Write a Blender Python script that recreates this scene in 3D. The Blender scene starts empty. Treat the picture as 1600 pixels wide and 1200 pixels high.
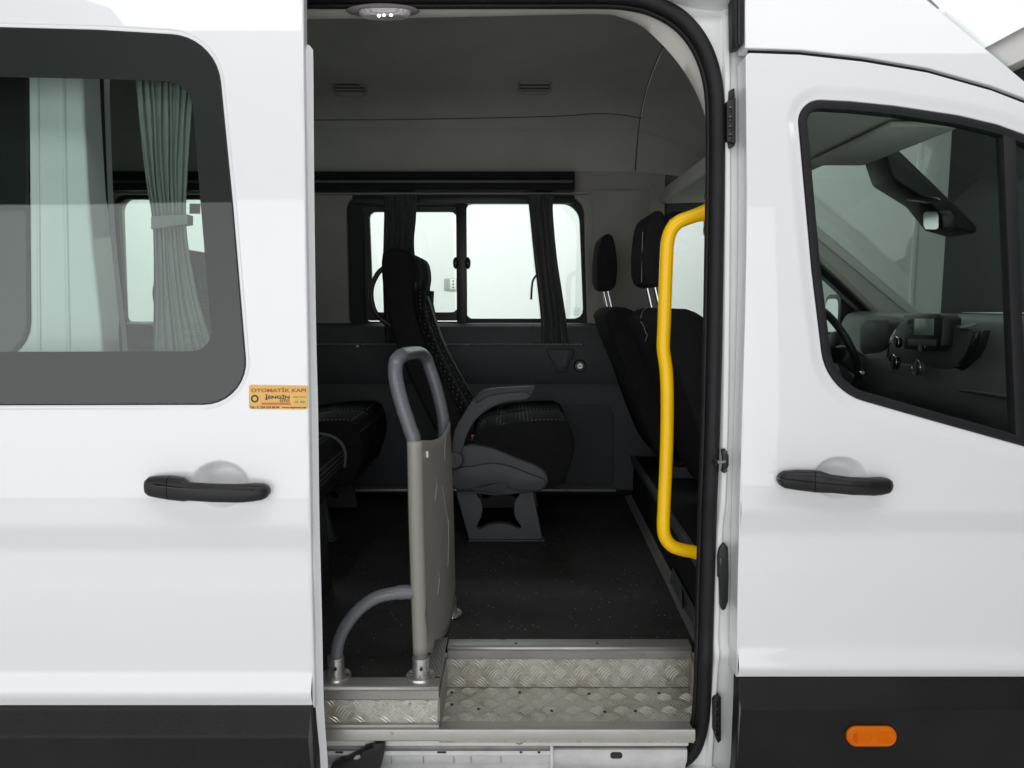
import bpy, bmesh, math, random
from math import radians, sin, cos, tan, pi, sqrt, atan2
from mathutils import Vector, Matrix

random.seed(7)
scene = bpy.context.scene
C = scene.collection

# ------------------------------------------------------------------ camera, world, lights, exposure
F = 1155.0                      # focal length in photo pixels (1600 wide)
PITCH = radians(6.2)
CAM = Vector((0.0, 0.0, 1.55))
cam_data = bpy.data.cameras.new('camera')
cam_data.sensor_width = 36.0
cam_data.lens = 36.0 * F / 1600.0
cam_data.clip_start = 0.02
cam_data.clip_end = 200.0
cam = bpy.data.objects.new('camera', cam_data)
cam.location = CAM
cam.rotation_euler = (radians(90) - PITCH, 0, 0)
C.objects.link(cam)
scene.camera = cam

world = bpy.data.worlds.new('World')
scene.world = world
world.use_nodes = True
world.node_tree.nodes['Background'].inputs[0].default_value = (0.9, 0.95, 1.0, 1)
world.node_tree.nodes['Background'].inputs[1].default_value = 0.05

def area_light(name, loc, rot, sx, sy, power, color=(1, 1, 1)):
    d = bpy.data.lights.new(name, 'AREA')
    d.shape = 'RECTANGLE'
    d.size, d.size_y = sx, sy
    d.energy = power
    d.color = color
    o = bpy.data.objects.new(name, d)
    o.location = loc
    o.rotation_euler = rot
    C.objects.link(o)
    return o

area_light('overhead_fill_aisle', (0.9, 0.25, 3.44), (0, 0, 0), 5.6, 0.9, 60, (0.985, 0.99, 1.0))  # unseen overhead area light, added to brighten the van side and step
area_light('front_softbox', (-1.85, -2.36, 1.60), (radians(90), 0, 0), 7.9, 2.95, 122, (0.985, 0.985, 1.0))  # unseen softbox added behind the camera for frontal fill and glass reflections
area_light('overhead_fill_back', (-1.0, 5.2, 3.44), (0, 0, 0), 6.0, 1.0, 120, (1.0, 1.0, 1.0))  # unseen overhead area light, added to whiten the wall behind the windows

vs = scene.view_settings
vs.view_transform = 'Standard'
vs.look = 'None'
vs.exposure = 0.0
vs.gamma = 1.0
vs.use_curve_mapping = False
scene.render.engine = 'CYCLES'
cy = scene.cycles
cy.use_denoising = True
cy.max_bounces = 10
cy.diffuse_bounces = 5
cy.glossy_bounces = 4
cy.transparent_max_bounces = 24
cy.transmission_bounces = 6
cy.sample_clamp_indirect = 6.0
cy.caustics_reflective = False
cy.caustics_refractive = False

# ------------------------------------------------------------------ pixel rays
def ray(px, py):
    u = (px - 800.0) / F
    v = (600.0 - py) / F
    return Vector((u, cos(PITCH) + v * sin(PITCH), -sin(PITCH) + v * cos(PITCH)))
def P(px, py, Y):
    d = ray(px, py); return CAM + d * (Y / d.y)
def Pz(px, py, z):
    d = ray(px, py); return CAM + d * ((z - CAM.z) / d.z)
def Px(px, py, X):
    d = ray(px, py); return CAM + d * (X / d.x)

# body side profile: extra depth (m) as a function of height
_prof = [(0.30, .045), (0.45, .032), (0.58, .018), (0.63, .012), (0.665, .000), (0.705, .020), (0.80, .016), (0.90, .0135), (0.95, .014),
         (1.00, .013), (1.06, -.006), (1.12, -.007), (1.25, -.005), (1.40, .003), (1.60, .018), (1.80, .036), (2.00, .058), (2.20, .085), (2.45, .13), (2.7, .2)]
def _lin(tab, z):
    if z <= tab[0][0]: return tab[0][1]
    for (a, b), (c, d) in zip(tab, tab[1:]):
        if z <= c: return b + (d - b) * (z - a) / (c - a)
    return tab[-1][1]
def side(z):
    w = 0.011
    return sum(_lin(_prof, z + w * k / 3.0) * g for k, g in ((-3, .08), (-2, .14), (-1, .18), (0, .2), (1, .18), (2, .14), (3, .08)))
def PS(px, py, Y0):
    p = P(px, py, Y0)
    for _ in range(5): p = P(px, py, Y0 + side(p.z))
    return p

# ------------------------------------------------------------------ materials
MATS = {}
def new_mat(name):
    m = bpy.data.materials.new(name); m.use_nodes = True
    MATS[name] = m
    return m, m.node_tree, m.node_tree.nodes['Principled BSDF']
def lk(nt, a, b): nt.links.new(a, b)
def noise_node(nt, scale, detail=3, rough=.55, coord='Object', stretch=None):
    tc = nt.nodes.new('ShaderNodeTexCoord')
    n = nt.nodes.new('ShaderNodeTexNoise')
    n.inputs['Scale'].default_value = scale
    n.inputs['Detail'].default_value = detail
    n.inputs['Roughness'].default_value = rough
    if stretch:
        mp = nt.nodes.new('ShaderNodeMapping'); mp.inputs['Scale'].default_value = stretch
        lk(nt, tc.outputs[coord], mp.inputs[0]); lk(nt, mp.outputs[0], n.inputs['Vector'])
    else:
        lk(nt, tc.outputs[coord], n.inputs['Vector'])
    return n
def ramp(nt, fac, stops):
    r = nt.nodes.new('ShaderNodeValToRGB')
    el = r.color_ramp.elements
    while len(el) < len(stops): el.new(.5)
    for e, (p, c) in zip(el, stops):
        e.position = p; e.color = (c[0], c[1], c[2], 1)
    lk(nt, fac, r.inputs[0]); return r
def rgb(c, k=1.0): return tuple(min(1, x * k) for x in c)
def mat(name, col, rough=.5, metal=0.0, spec=.5, var=0.0, vscale=6.0, bump=0.0, bscale=200.0, rvar=0.0, coat=0.0, stretch=None, sheen=0.0):
    m, nt, b = new_mat(name)
    b.inputs['Base Color'].default_value = (*col, 1)
    b.inputs['Roughness'].default_value = rough
    b.inputs['Metallic'].default_value = metal
    b.inputs['Specular IOR Level'].default_value = spec
    b.inputs['Coat Weight'].default_value = coat
    b.inputs['Coat Roughness'].default_value = .02
    if sheen:
        b.inputs['Sheen Weight'].default_value = sheen
    if var:
        n = noise_node(nt, vscale, 5, .6, stretch=stretch)
        r = ramp(nt, n.outputs[0], [(.3, rgb(col, 1 - var)), (.7, rgb(col, 1 + var))])
        lk(nt, r.outputs[0], b.inputs['Base Color'])
    if rvar:
        n2 = noise_node(nt, vscale * 1.7, 4, .6, stretch=stretch)
        r2 = ramp(nt, n2.outputs[0], [(.3, (rough - rvar,) * 3), (.7, (rough + rvar,) * 3)])
        lk(nt, r2.outputs[0], b.inputs['Roughness'])
    if bump:
        n3 = noise_node(nt, bscale, 2, .5, stretch=stretch)
        bp = nt.nodes.new('ShaderNodeBump'); bp.inputs['Strength'].default_value = bump
        bp.inputs['Distance'].default_value = .002
        lk(nt, n3.outputs[0], bp.inputs['Height']); lk(nt, bp.outputs[0], b.inputs['Normal'])
    return m
def glass_mat(name, tint, f0=.042):
    m = bpy.data.materials.new(name); m.use_nodes = True; MATS[name] = m
    nt = m.node_tree
    for n in list(nt.nodes): nt.nodes.remove(n)
    out = nt.nodes.new('ShaderNodeOutputMaterial')
    tr = nt.nodes.new('ShaderNodeBsdfTransparent'); tr.inputs[0].default_value = (*tint, 1)
    gl = nt.nodes.new('ShaderNodeBsdfGlossy'); gl.inputs['Roughness'].default_value = 0.0
    lw = nt.nodes.new('ShaderNodeLayerWeight'); lw.inputs[0].default_value = .5
    pw = nt.nodes.new('ShaderNodeMath'); pw.operation = 'POWER'; pw.inputs[1].default_value = 5
    ml = nt.nodes.new('ShaderNodeMath'); ml.operation = 'MULTIPLY_ADD'; ml.inputs[1].default_value = 1 - f0; ml.inputs[2].default_value = f0
    mx = nt.nodes.new('ShaderNodeMixShader')
    lk(nt, lw.outputs['Facing'], pw.inputs[0]); lk(nt, pw.outputs[0], ml.inputs[0]); lk(nt, ml.outputs[0], mx.inputs[0])
    lk(nt, tr.outputs[0], mx.inputs[1]); lk(nt, gl.outputs[0], mx.inputs[2]); lk(nt, mx.outputs[0], out.inputs[0])
    return m

mat('paint', (.79, .795, .81), .35, spec=.4, coat=1.0, rvar=.03, vscale=3, bump=.25, bscale=4.5)
mat('paint_inner', (.76, .77, .76), .38, spec=.4, var=.03, vscale=9, rvar=.06)
mat('paint_sill', (.66, .66, .65), .45, var=.10, vscale=22, rvar=.1)
mat('cladding', (.006, .006, .0065), .40, spec=.28, bump=.5, bscale=420, var=.35, vscale=9)
mat('black_plastic', (.011, .011, .0115), .42, spec=.38, bump=.12, bscale=1200)
mat('rubber', (.011, .011, .0125), .55, spec=.28, var=.15, vscale=20)
mat('frit', (.018, .018, .018), .5, spec=.3)
mat('headliner', (.37, .365, .335), .95, spec=.1, var=.07, vscale=4, bump=.35, bscale=700)
mat('trim_light', (.60, .585, .54), .8, spec=.2, var=.04, vscale=6, bump=.25, bscale=600)
mat('trim_grey', (.29, .28, .255), .8, spec=.2, var=.06, vscale=5, bump=.3, bscale=600)
mat('trim_dark', (.048, .053, .057), .55, spec=.4, var=.08, vscale=4, bump=.25, bscale=800)
mat('dash', (.075, .078, .077), .55, spec=.4, var=.06, vscale=4, bump=.25, bscale=800)
mat('gloss_black', (.012, .012, .013), .18, spec=.5)
mat('rail_black', (.010, .010, .011), .7, spec=.15)
mat('screen', (.30, .33, .32), .2, spec=.5)
mat('seat_grey', (.066, .069, .075), .5, spec=.4, var=.05, vscale=6, bump=.2, bscale=900)
mat('tube_grey', (.135, .14, .155), .32, spec=.5, var=.10, vscale=14, rvar=.08)
mat('guard_beige', (.262, .256, .228), .38, spec=.45, var=.05, vscale=7, rvar=.08, bump=.08, bscale=60)
mat('scuff', (.42, .40, .36), .6, var=.1, vscale=50)
mat('rust', (.40, .25, .10), .8, var=.2, vscale=80)
mat('yellow', (.97, .57, .0), .24, spec=.4, var=.04, vscale=9, rvar=.05)
mat('steel', (.55, .54, .52), .33, metal=.85, var=.12, vscale=35, rvar=.1)
mat('chrome', (.7, .7, .72), .15, metal=1.0)
mat('alloy', (.35, .34, .32), .36, metal=.6, var=.10, vscale=16, rvar=.1, stretch=(.25, 1, 1))
mat('alloy_dull', (.40, .395, .38), .5, metal=.45, var=.18, vscale=16, rvar=.1, stretch=(.2, 1, 1))
mat('plate_bars', (.88, .86, .82), .30, metal=.35, var=.08, vscale=30)
mat('curtain_dark', (.045, .048, .049), .85, spec=.2, var=.12, vscale=30, sheen=.2)
mat('curtain_grey', (.22, .225, .215), .85, spec=.2, var=.06, vscale=30, sheen=.2)
mat('red_buckle', (.45, .01, .02), .35)
mat('belt', (.03, .03, .033), .6, bump=.3, bscale=900)
mat('plate_bars_worn', (.70, .68, .635), .38, metal=.4, var=.15, vscale=14)
mat('gold_label', (.72, .43, .10), .4, var=.06, vscale=30)
mat('label_orange', (.42, .10, .01), .5)
mat('label_black', (.02, .02, .025), .5)
mat('label_red', (.62, .16, .05), .5)
mat('label_white', (.75, .72, .66), .5)
mat('glass_print', (.05, .055, .05), .6)
mat('glass_print_light', (.24, .25, .24), .6)
mat('wall_white', (.86, .87, .86), .8, spec=.2, var=.015, vscale=1.2)
mat('wall_grey', (.52, .53, .52), .8, spec=.2, var=.05, vscale=1.5)
mat('wall_slate', (.10, .10, .105), .7, spec=.2, var=.05, vscale=1.5)
mat('strip_dull', (.15, .148, .14), .6, metal=.2, var=.15, vscale=20)
mat('carpet', (.014, .014, .015), .95, spec=.1, bump=.5, bscale=500)
mat('lamp_base', (.17, .165, .155), .6, spec=.3)
mat('highlight_pale', (.78, .77, .74), .6, spec=.3)  # pale tone that paints a highlight on the far windscreen pillar
mat('amber_dark', (.55, .085, .0), .3, spec=.3)
mat('wall_dark', (.012, .012, .013), .35, spec=.4)
mat('ceiling_white', (.88, .88, .88), .8, spec=.1)
mat('ceiling_dark', (.02, .02, .022), .8, spec=.1)
mat('concrete_floor', (.72, .72, .71), .28, spec=.45, var=.08, vscale=1.3, rvar=.06)
mat('beam', (.80, .78, .78), .7, spec=.2, var=.03, vscale=2)
mat('socket_grey', (.42, .42, .41), .5)
mat('thread', (.55, .55, .52), .8)
glass_mat('glass_tint', (.83, .89, .862), .050)
glass_mat('glass_clear', (.925, .975, .95))
glass_mat('glass_front', (.90, .95, .925))

def floor_vinyl():
    m, nt, b = new_mat('vinyl')
    tc = nt.nodes.new('ShaderNodeTexCoord')
    v = nt.nodes.new('ShaderNodeTexVoronoi'); v.inputs['Scale'].default_value = 62
    lk(nt, tc.outputs['Object'], v.inputs['Vector'])
    r = ramp(nt, v.outputs['Distance'], [(.09, (.62, .60, .54)), (.15, (.019, .019, .018))])
    n = noise_node(nt, 22, 2)
    r2 = ramp(nt, n.outputs[0], [(.50, (0, 0, 0)), (.60, (1, 1, 1))])
    base = noise_node(nt, 7, 5)
    rb = ramp(nt, base.outputs[0], [(.3, (.015, .0148, .014)), (.7, (.030, .029, .0265))])
    mx = nt.nodes.new('ShaderNodeMix'); mx.data_type = 'RGBA'
    lk(nt, r2.outputs[0], mx.inputs['Factor']); lk(nt, rb.outputs[0], mx.inputs['A']); lk(nt, r.outputs[0], mx.inputs['B'])
    lk(nt, mx.outputs['Result'], b.inputs['Base Color'])
    b.inputs['Roughness'].default_value = .58
    b.inputs['Specular IOR Level'].default_value = .35
    n3 = noise_node(nt, 500, 2)
    bp = nt.nodes.new('ShaderNodeBump'); bp.inputs['Strength'].default_value = .4; bp.inputs['Distance'].default_value = .002
    lk(nt, n3.outputs[0], bp.inputs['Height']); lk(nt, bp.outputs[0], b.inputs['Normal'])
floor_vinyl()

def plate_mat():
    m, nt, b = new_mat('plate')
    n = noise_node(nt, 9, 6, .65)
    r = ramp(nt, n.outputs[0], [(.30, (.30, .265, .20)), (.48, (.50, .475, .42)), (.7, (.58, .565, .53))])
    n2 = noise_node(nt, 120, 3, .6)
    r2 = ramp(nt, n2.outputs[0], [(.32, (.72, .70, .66)), (.5, (1, 1, 1))])
    mx = nt.nodes.new('ShaderNodeMix'); mx.data_type = 'RGBA'; mx.blend_type = 'MULTIPLY'; mx.inputs['Factor'].default_value = 1
    lk(nt, r.outputs[0], mx.inputs['A']); lk(nt, r2.outputs[0], mx.inputs['B'])
    lk(nt, mx.outputs['Result'], b.inputs['Base Color'])
    b.inputs['Metallic'].default_value = .5
    b.inputs['Roughness'].default_value = .42
plate_mat()

def seat_fabric():
    m, nt, b = new_mat('seat_fabric')
    tc = nt.nodes.new('ShaderNodeTexCoord')
    mp = nt.nodes.new('ShaderNodeMapping'); mp.inputs['Scale'].default_value = (1, 1, 1)
    v = nt.nodes.new('ShaderNodeTexVoronoi'); v.inputs['Scale'].default_value = 62; v.inputs['Randomness'].default_value = 0.0
    lk(nt, tc.outputs['Object'], mp.inputs[0]); lk(nt, mp.outputs[0], v.inputs['Vector'])
    r = ramp(nt, v.outputs['Distance'], [(.20, (.13, .13, .125)), (.30, (.008, .008, .009))])
    lk(nt, r.outputs[0], b.inputs['Base Color'])
    b.inputs['Roughness'].default_value = .9
    b.inputs['Specular IOR Level'].default_value = .2
    n3 = noise_node(nt, 900, 2)
    bp = nt.nodes.new('ShaderNodeBump'); bp.inputs['Strength'].default_value = .4; bp.inputs['Distance'].default_value = .002
    lk(nt, n3.outputs[0], bp.inputs['Height']); lk(nt, bp.outputs[0], b.inputs['Normal'])
seat_fabric()
mat('fabric_plain', (.015, .015, .0155), .95, spec=.12, var=.15, vscale=30, bump=.5, bscale=700)

def lens_mat():
    m, nt, b = new_mat('amber')
    tc = nt.nodes.new('ShaderNodeTexCoord')
    mp = nt.nodes.new('ShaderNodeMapping'); mp.inputs['Rotation'].default_value = (0, radians(35), 0)
    w = nt.nodes.new('ShaderNodeTexWave'); w.inputs['Scale'].default_value = 110
    lk(nt, tc.outputs['Object'], mp.inputs[0]); lk(nt, mp.outputs[0], w.inputs['Vector'])
    r = ramp(nt, w.outputs[0], [(0, (.62, .11, .0)), (1, (.90, .22, .002))])
    lk(nt, r.outputs[0], b.inputs['Base Color'])
    b.inputs['Roughness'].default_value = .3
    b.inputs['Specular IOR Level'].default_value = .15
    b.inputs['Coat Weight'].default_value = 0
    bp = nt.nodes.new('ShaderNodeBump'); bp.inputs['Strength'].default_value = .4; bp.inputs['Distance'].default_value = .002
    lk(nt, w.outputs[0], bp.inputs['Height']); lk(nt, bp.outputs[0], b.inputs['Normal'])
lens_mat()
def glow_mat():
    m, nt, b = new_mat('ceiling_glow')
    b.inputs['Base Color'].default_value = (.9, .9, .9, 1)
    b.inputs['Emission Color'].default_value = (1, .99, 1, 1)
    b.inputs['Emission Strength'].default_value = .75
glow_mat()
def lamp_mat():
    m, nt, b = new_mat('lamp_led')
    b.inputs['Base Color'].default_value = (.9, .9, .9, 1)
    b.inputs['Emission Color'].default_value = (1, .97, .95, 1)
    b.inputs['Emission Strength'].default_value = 4.0
    m2, nt2, b2 = new_mat('lamp_lens')
    b2.inputs['Base Color'].default_value = (.62, .60, .60, 1)
    b2.inputs['Roughness'].default_value = .2
    v = nt2.nodes.new('ShaderNodeTexVoronoi'); v.inputs['Scale'].default_value = 330; v.inputs['Randomness'].default_value = 0
    tc = nt2.nodes.new('ShaderNodeTexCoord'); lk(nt2, tc.outputs['Object'], v.inputs['Vector'])
    bp = nt2.nodes.new('ShaderNodeBump'); bp.inputs['Strength'].default_value = .8; bp.inputs['Distance'].default_value = .002
    lk(nt2, v.outputs['Distance'], bp.inputs['Height']); lk(nt2, bp.outputs[0], b2.inputs['Normal'])
    r = ramp(nt2, v.outputs['Distance'], [(.2, (.75, .73, .73)), (.5, (.28, .26, .27))])
    lk(nt2, r.outputs[0], b2.inputs['Base Color'])
lamp_mat()

# ------------------------------------------------------------------ mesh helpers
def link(name, me, m, parent=None):
    o = bpy.data.objects.new(name, me)
    for k in (m if isinstance(m, (list, tuple)) else [m]): me.materials.append(MATS[k])
    C.objects.link(o)
    if parent is not None:
        o.parent = parent
        pm = Matrix.Translation(parent['_base']) if '_base' in parent.keys() else Matrix.Identity(4)
        o.matrix_parent_inverse = pm.inverted()
    return o
BASES = {}
def empty(name, loc, label, cat, group=None):
    e = bpy.data.objects.new(name, None); C.objects.link(e)
    e.empty_display_size = .1
    e.location = loc
    BASES[e.name] = Vector(loc)
    e['label'] = label; e['category'] = cat
    if group: e['group'] = group
    return e
def attach(o, parent):
    o.parent = parent
    if parent.name in BASES: o.matrix_parent_inverse = Matrix.Translation(BASES[parent.name]).inverted()
def tag(o, label=None, cat=None, group=None, kind=None):
    if label: o['label'] = label
    if cat: o['category'] = cat
    if group: o['group'] = group
    if kind: o['kind'] = kind
    return o

class MB:
    def __init__(s): s.v = []; s.f = []; s.mi = []; s.cur = 0
    def add(s, vs_, fs):
        b = len(s.v); s.v += [tuple(x) for x in vs_]
        for f in fs: s.f.append(tuple(i + b for i in f)); s.mi.append(s.cur)
        return s
    def box(s, x0, x1, y0, y1, z0, z1):
        if x0 > x1: x0, x1 = x1, x0
        if y0 > y1: y0, y1 = y1, y0
        if z0 > z1: z0, z1 = z1, z0
        return s.add([(x0,y0,z0),(x1,y0,z0),(x1,y1,z0),(x0,y1,z0),(x0,y0,z1),(x1,y0,z1),(x1,y1,z1),(x0,y1,z1)],
                     [(0,3,2,1),(4,5,6,7),(0,1,5,4),(1,2,6,5),(2,3,7,6),(3,0,4,7)])
    def loft(s, loops, closed=True, caps=True):
        n = len(loops[0]); vs_ = [p for L in loops for p in L]; fs = []
        for i in range(len(loops) - 1):
            for j in range(n if closed else n - 1):
                k = (j + 1) % n
                fs.append((i*n+j, i*n+k, (i+1)*n+k, (i+1)*n+j))
        if caps and closed:
            fs.append(tuple(range(n - 1, -1, -1))); fs.append(tuple((len(loops)-1)*n + j for j in range(n)))
        return s.add(vs_, fs)
    def tube(s, pts, r, seg=12, closed=False, caps=True, flat=None):
        pts = [Vector(p) for p in pts]; n = len(pts)
        rr = r if isinstance(r, (list, tuple)) else [r] * n
        T = []
        for i in range(n):
            a = pts[(i-1) % n] if (closed or i > 0) else pts[i]
            b = pts[(i+1) % n] if (closed or i < n-1) else pts[i]
            T.append((b - a).normalized())
        up = Vector((0, 0, 1)) if abs(T[0].z) < .9 else Vector((0, 1, 0))
        N = (up - T[0] * up.dot(T[0])).normalized()
        loops = []
        for i in range(n):
            N = (N - T[i] * N.dot(T[i])).normalized()
            B = T[i].cross(N)
            loops.append([pts[i] + (N * cos(2*pi*k/seg) * (flat or 1) + B * sin(2*pi*k/seg)) * rr[i] for k in range(seg)])
        if closed: loops.append(loops[0]); return s.loft(loops, True, False)
        return s.loft(loops, True, caps)
    def prism(s, pts, off):
        """pts: closed 3D outline; off: Vector extrusion"""
        pts = [Vector(p) for p in pts]; off = Vector(off)
        return s.loft([pts, [p + off for p in pts]], True, True)
    def ellipsoid(s, c, rx, ry, rz, seg=14, rings=8, rot=None):
        loops = []; c = Vector(c)
        vs_ = []; fs = []
        for i in range(1, rings):
            t = pi * i / rings
            for k in range(seg):
                a = 2 * pi * k / seg
                v = Vector((rx*sin(t)*cos(a), ry*sin(t)*sin(a), rz*cos(t)))
                vs_.append(c + (rot @ v if rot else v))
        top = Vector((0,0,rz)); bot = Vector((0,0,-rz))
        vs_ += [c + (rot @ top if rot else top), c + (rot @ bot if rot else bot)]
        n = len(vs_)
        for i in range(rings - 2):
            for k in range(seg):
                k2 = (k+1) % seg
                fs.append((i*seg+k, (i+1)*seg+k, (i+1)*seg+k2, i*seg+k2))
        for k in range(seg):
            k2 = (k+1) % seg
            fs.append((n-2, k, k2)); fs.append((n-1, (rings-2)*seg+k2, (rings-2)*seg+k))
        return s.add(vs_, fs)
    def disc(s, c, axis, r, h, seg=16, r2=None):
        c = Vector(c); a = Vector(axis).normalized()
        u = a.orthogonal().normalized(); w = a.cross(u)
        L = [[c + (u*cos(2*pi*k/seg) + w*sin(2*pi*k/seg))*q + a*t for k in range(seg)] for q, t in ((r, 0), (r2 or r, h))]
        return s.loft(L, True, True)
    def build(s, name, m, parent=None, angle=40, bevel=0, bseg=2, sub=0):
        me = bpy.data.meshes.new(name)
        bm = bmesh.new()
        vv = [bm.verts.new(p) for p in s.v]
        for f, mi in zip(s.f, s.mi):
            try:
                bf = bm.faces.new([vv[i] for i in f]); bf.material_index = mi
            except ValueError: pass
        bmesh.ops.remove_doubles(bm, verts=bm.verts, dist=1e-6)
        bmesh.ops.recalc_face_normals(bm, faces=bm.faces)
        if bevel:
            ed = [e for e in bm.edges if len(e.link_faces) == 2 and e.calc_face_angle(0) > radians(35)]
            bmesh.ops.bevel(bm, geom=ed, offset=bevel, segments=bseg, profile=.5, affect='EDGES', clamp_overlap=True)
        bm.to_mesh(me); bm.free()
        me.shade_smooth(); me.set_sharp_from_angle(angle=radians(angle))
        o = link(name, me, m)
        if parent is not None: attach(o, parent)
        if sub:
            md = o.modifiers.new('s', 'SUBSURF'); md.levels = sub; md.render_levels = sub
        return o

def cat(pts, per=6, closed=False):
    """Catmull-Rom through points (any dimension)"""
    pts = [Vector(p) for p in pts]; n = len(pts); out = []
    rng = n if closed else n - 1
    for i in range(rng):
        p0 = pts[(i-1) % n] if (closed or i > 0) else pts[0] * 2 - pts[1]
        p1 = pts[i]; p2 = pts[(i+1) % n]
        p3 = pts[(i+2) % n] if (closed or i + 2 < n) else pts[-1] * 2 - pts[-2]
        for k in range(per):
            t = k / per
            out.append(.5 * ((2*p1) + (p2-p0)*t + (2*p0 - 5*p1 + 4*p2 - p3)*t*t + (3*p1 - p0 - 3*p2 + p3)*t*t*t))
    if not closed: out.append(pts[-1])
    return out
def rnd(pts, seg=7, maxlen=None):
    """rounded closed polygon from (a, b, radius) corners"""
    n = len(pts); out = []
    for i in range(n):
        p = Vector(pts[i][:2]); a = Vector(pts[i-1][:2]); b = Vector(pts[(i+1) % n][:2]); r = pts[i][2]
        if r <= 0: out.append(p); continue
        u = (a - p).normalized(); w = (b - p).normalized()
        th = math.acos(max(-1, min(1, u.dot(w))))
        d = min(r / tan(th / 2), (a-p).length * .49, (b-p).length * .49); rr = d * tan(th / 2)
        cen = p + (u + w).normalized() * (rr / sin(th / 2))
        s0 = p + u * d; s1 = p + w * d
        a0 = atan2(s0.y - cen.y, s0.x - cen.x); a1 = atan2(s1.y - cen.y, s1.x - cen.x)
        da = (a1 - a0 + pi) % (2*pi) - pi
        for k in range(seg + 1):
            t = a0 + da * k / seg
            out.append(Vector((cen.x + rr*cos(t), cen.y + rr*sin(t))))
    if maxlen:
        o2 = []
        for i, p in enumerate(out):
            q = out[(i+1) % len(out)]; k = max(1, int((q-p).length / maxlen))
            for j in range(k): o2.append(p.lerp(q, j / k))
        out = o2
    res = []
    for p in out:
        if not res or (p - res[-1]).length > 1e-5: res.append(p)
    if (res[0] - res[-1]).length < 1e-5: res.pop()
    return res
def area2(L): return sum(L[i].x * L[(i+1) % len(L)].y - L[(i+1) % len(L)].x * L[i].y for i in range(len(L)))
def offset(L, d):
    """move a closed 2D loop outward by d (negative: inward)"""
    n = len(L); s = 1 if area2(L) > 0 else -1; out = []
    for i in range(n):
        t1 = (L[i] - L[i-1]).normalized(); t2 = (L[(i+1) % n] - L[i]).normalized()
        n1 = Vector((t1.y, -t1.x)) * s; n2 = Vector((t2.y, -t2.x)) * s
        m_ = n1 + n2
        if m_.length < 1e-6: m_ = n1
        m_.normalize(); k = max(.35, m_.dot(n1))
        out.append(L[i] + m_ * (d / k))
    return out
def onorm(L):
    n = len(L); s = 1 if area2(L) > 0 else -1; out = []
    for i in range(n):
        t = (L[(i+1) % n] - L[i-1]).normalized(); out.append(Vector((t.y, -t.x)) * s)
    return out
def xz(loop_px, Y0, prof=True):
    """pixel loop -> (x, z) on the body side"""
    r = []
    for p in loop_px:
        q = PS(p[0], p[1], Y0) if prof else P(p[0], p[1], Y0)
        r.append(Vector((q.x, q.z)))
    return r

def sheet(outer, holes, zl, xl):
    bm = bmesh.new()
    for L in [outer] + holes:
        vs_ = [bm.verts.new((p.x, 0, p.y)) for p in L]
        for i in range(len(vs_)): bm.edges.new((vs_[i], vs_[(i+1) % len(vs_)]))
    bmesh.ops.triangle_fill(bm, use_beauty=True, use_dissolve=False, edges=bm.edges[:], normal=(0, -1, 0))
    for z in zl:
        bmesh.ops.bisect_plane(bm, geom=bm.verts[:] + bm.edges[:] + bm.faces[:], dist=1e-6, plane_co=(0, 0, z), plane_no=(0, 0, 1))
    for x in xl:
        bmesh.ops.bisect_plane(bm, geom=bm.verts[:] + bm.edges[:] + bm.faces[:], dist=1e-6, plane_co=(x, 0, 0), plane_no=(1, 0, 0))
    bm.verts.index_update()
    V = [Vector((v.co.x, v.co.z)) for v in bm.verts]
    Fc = [tuple(v.index for v in f.verts) for f in bm.faces]
    bm.free()
    return V, Fc

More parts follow.
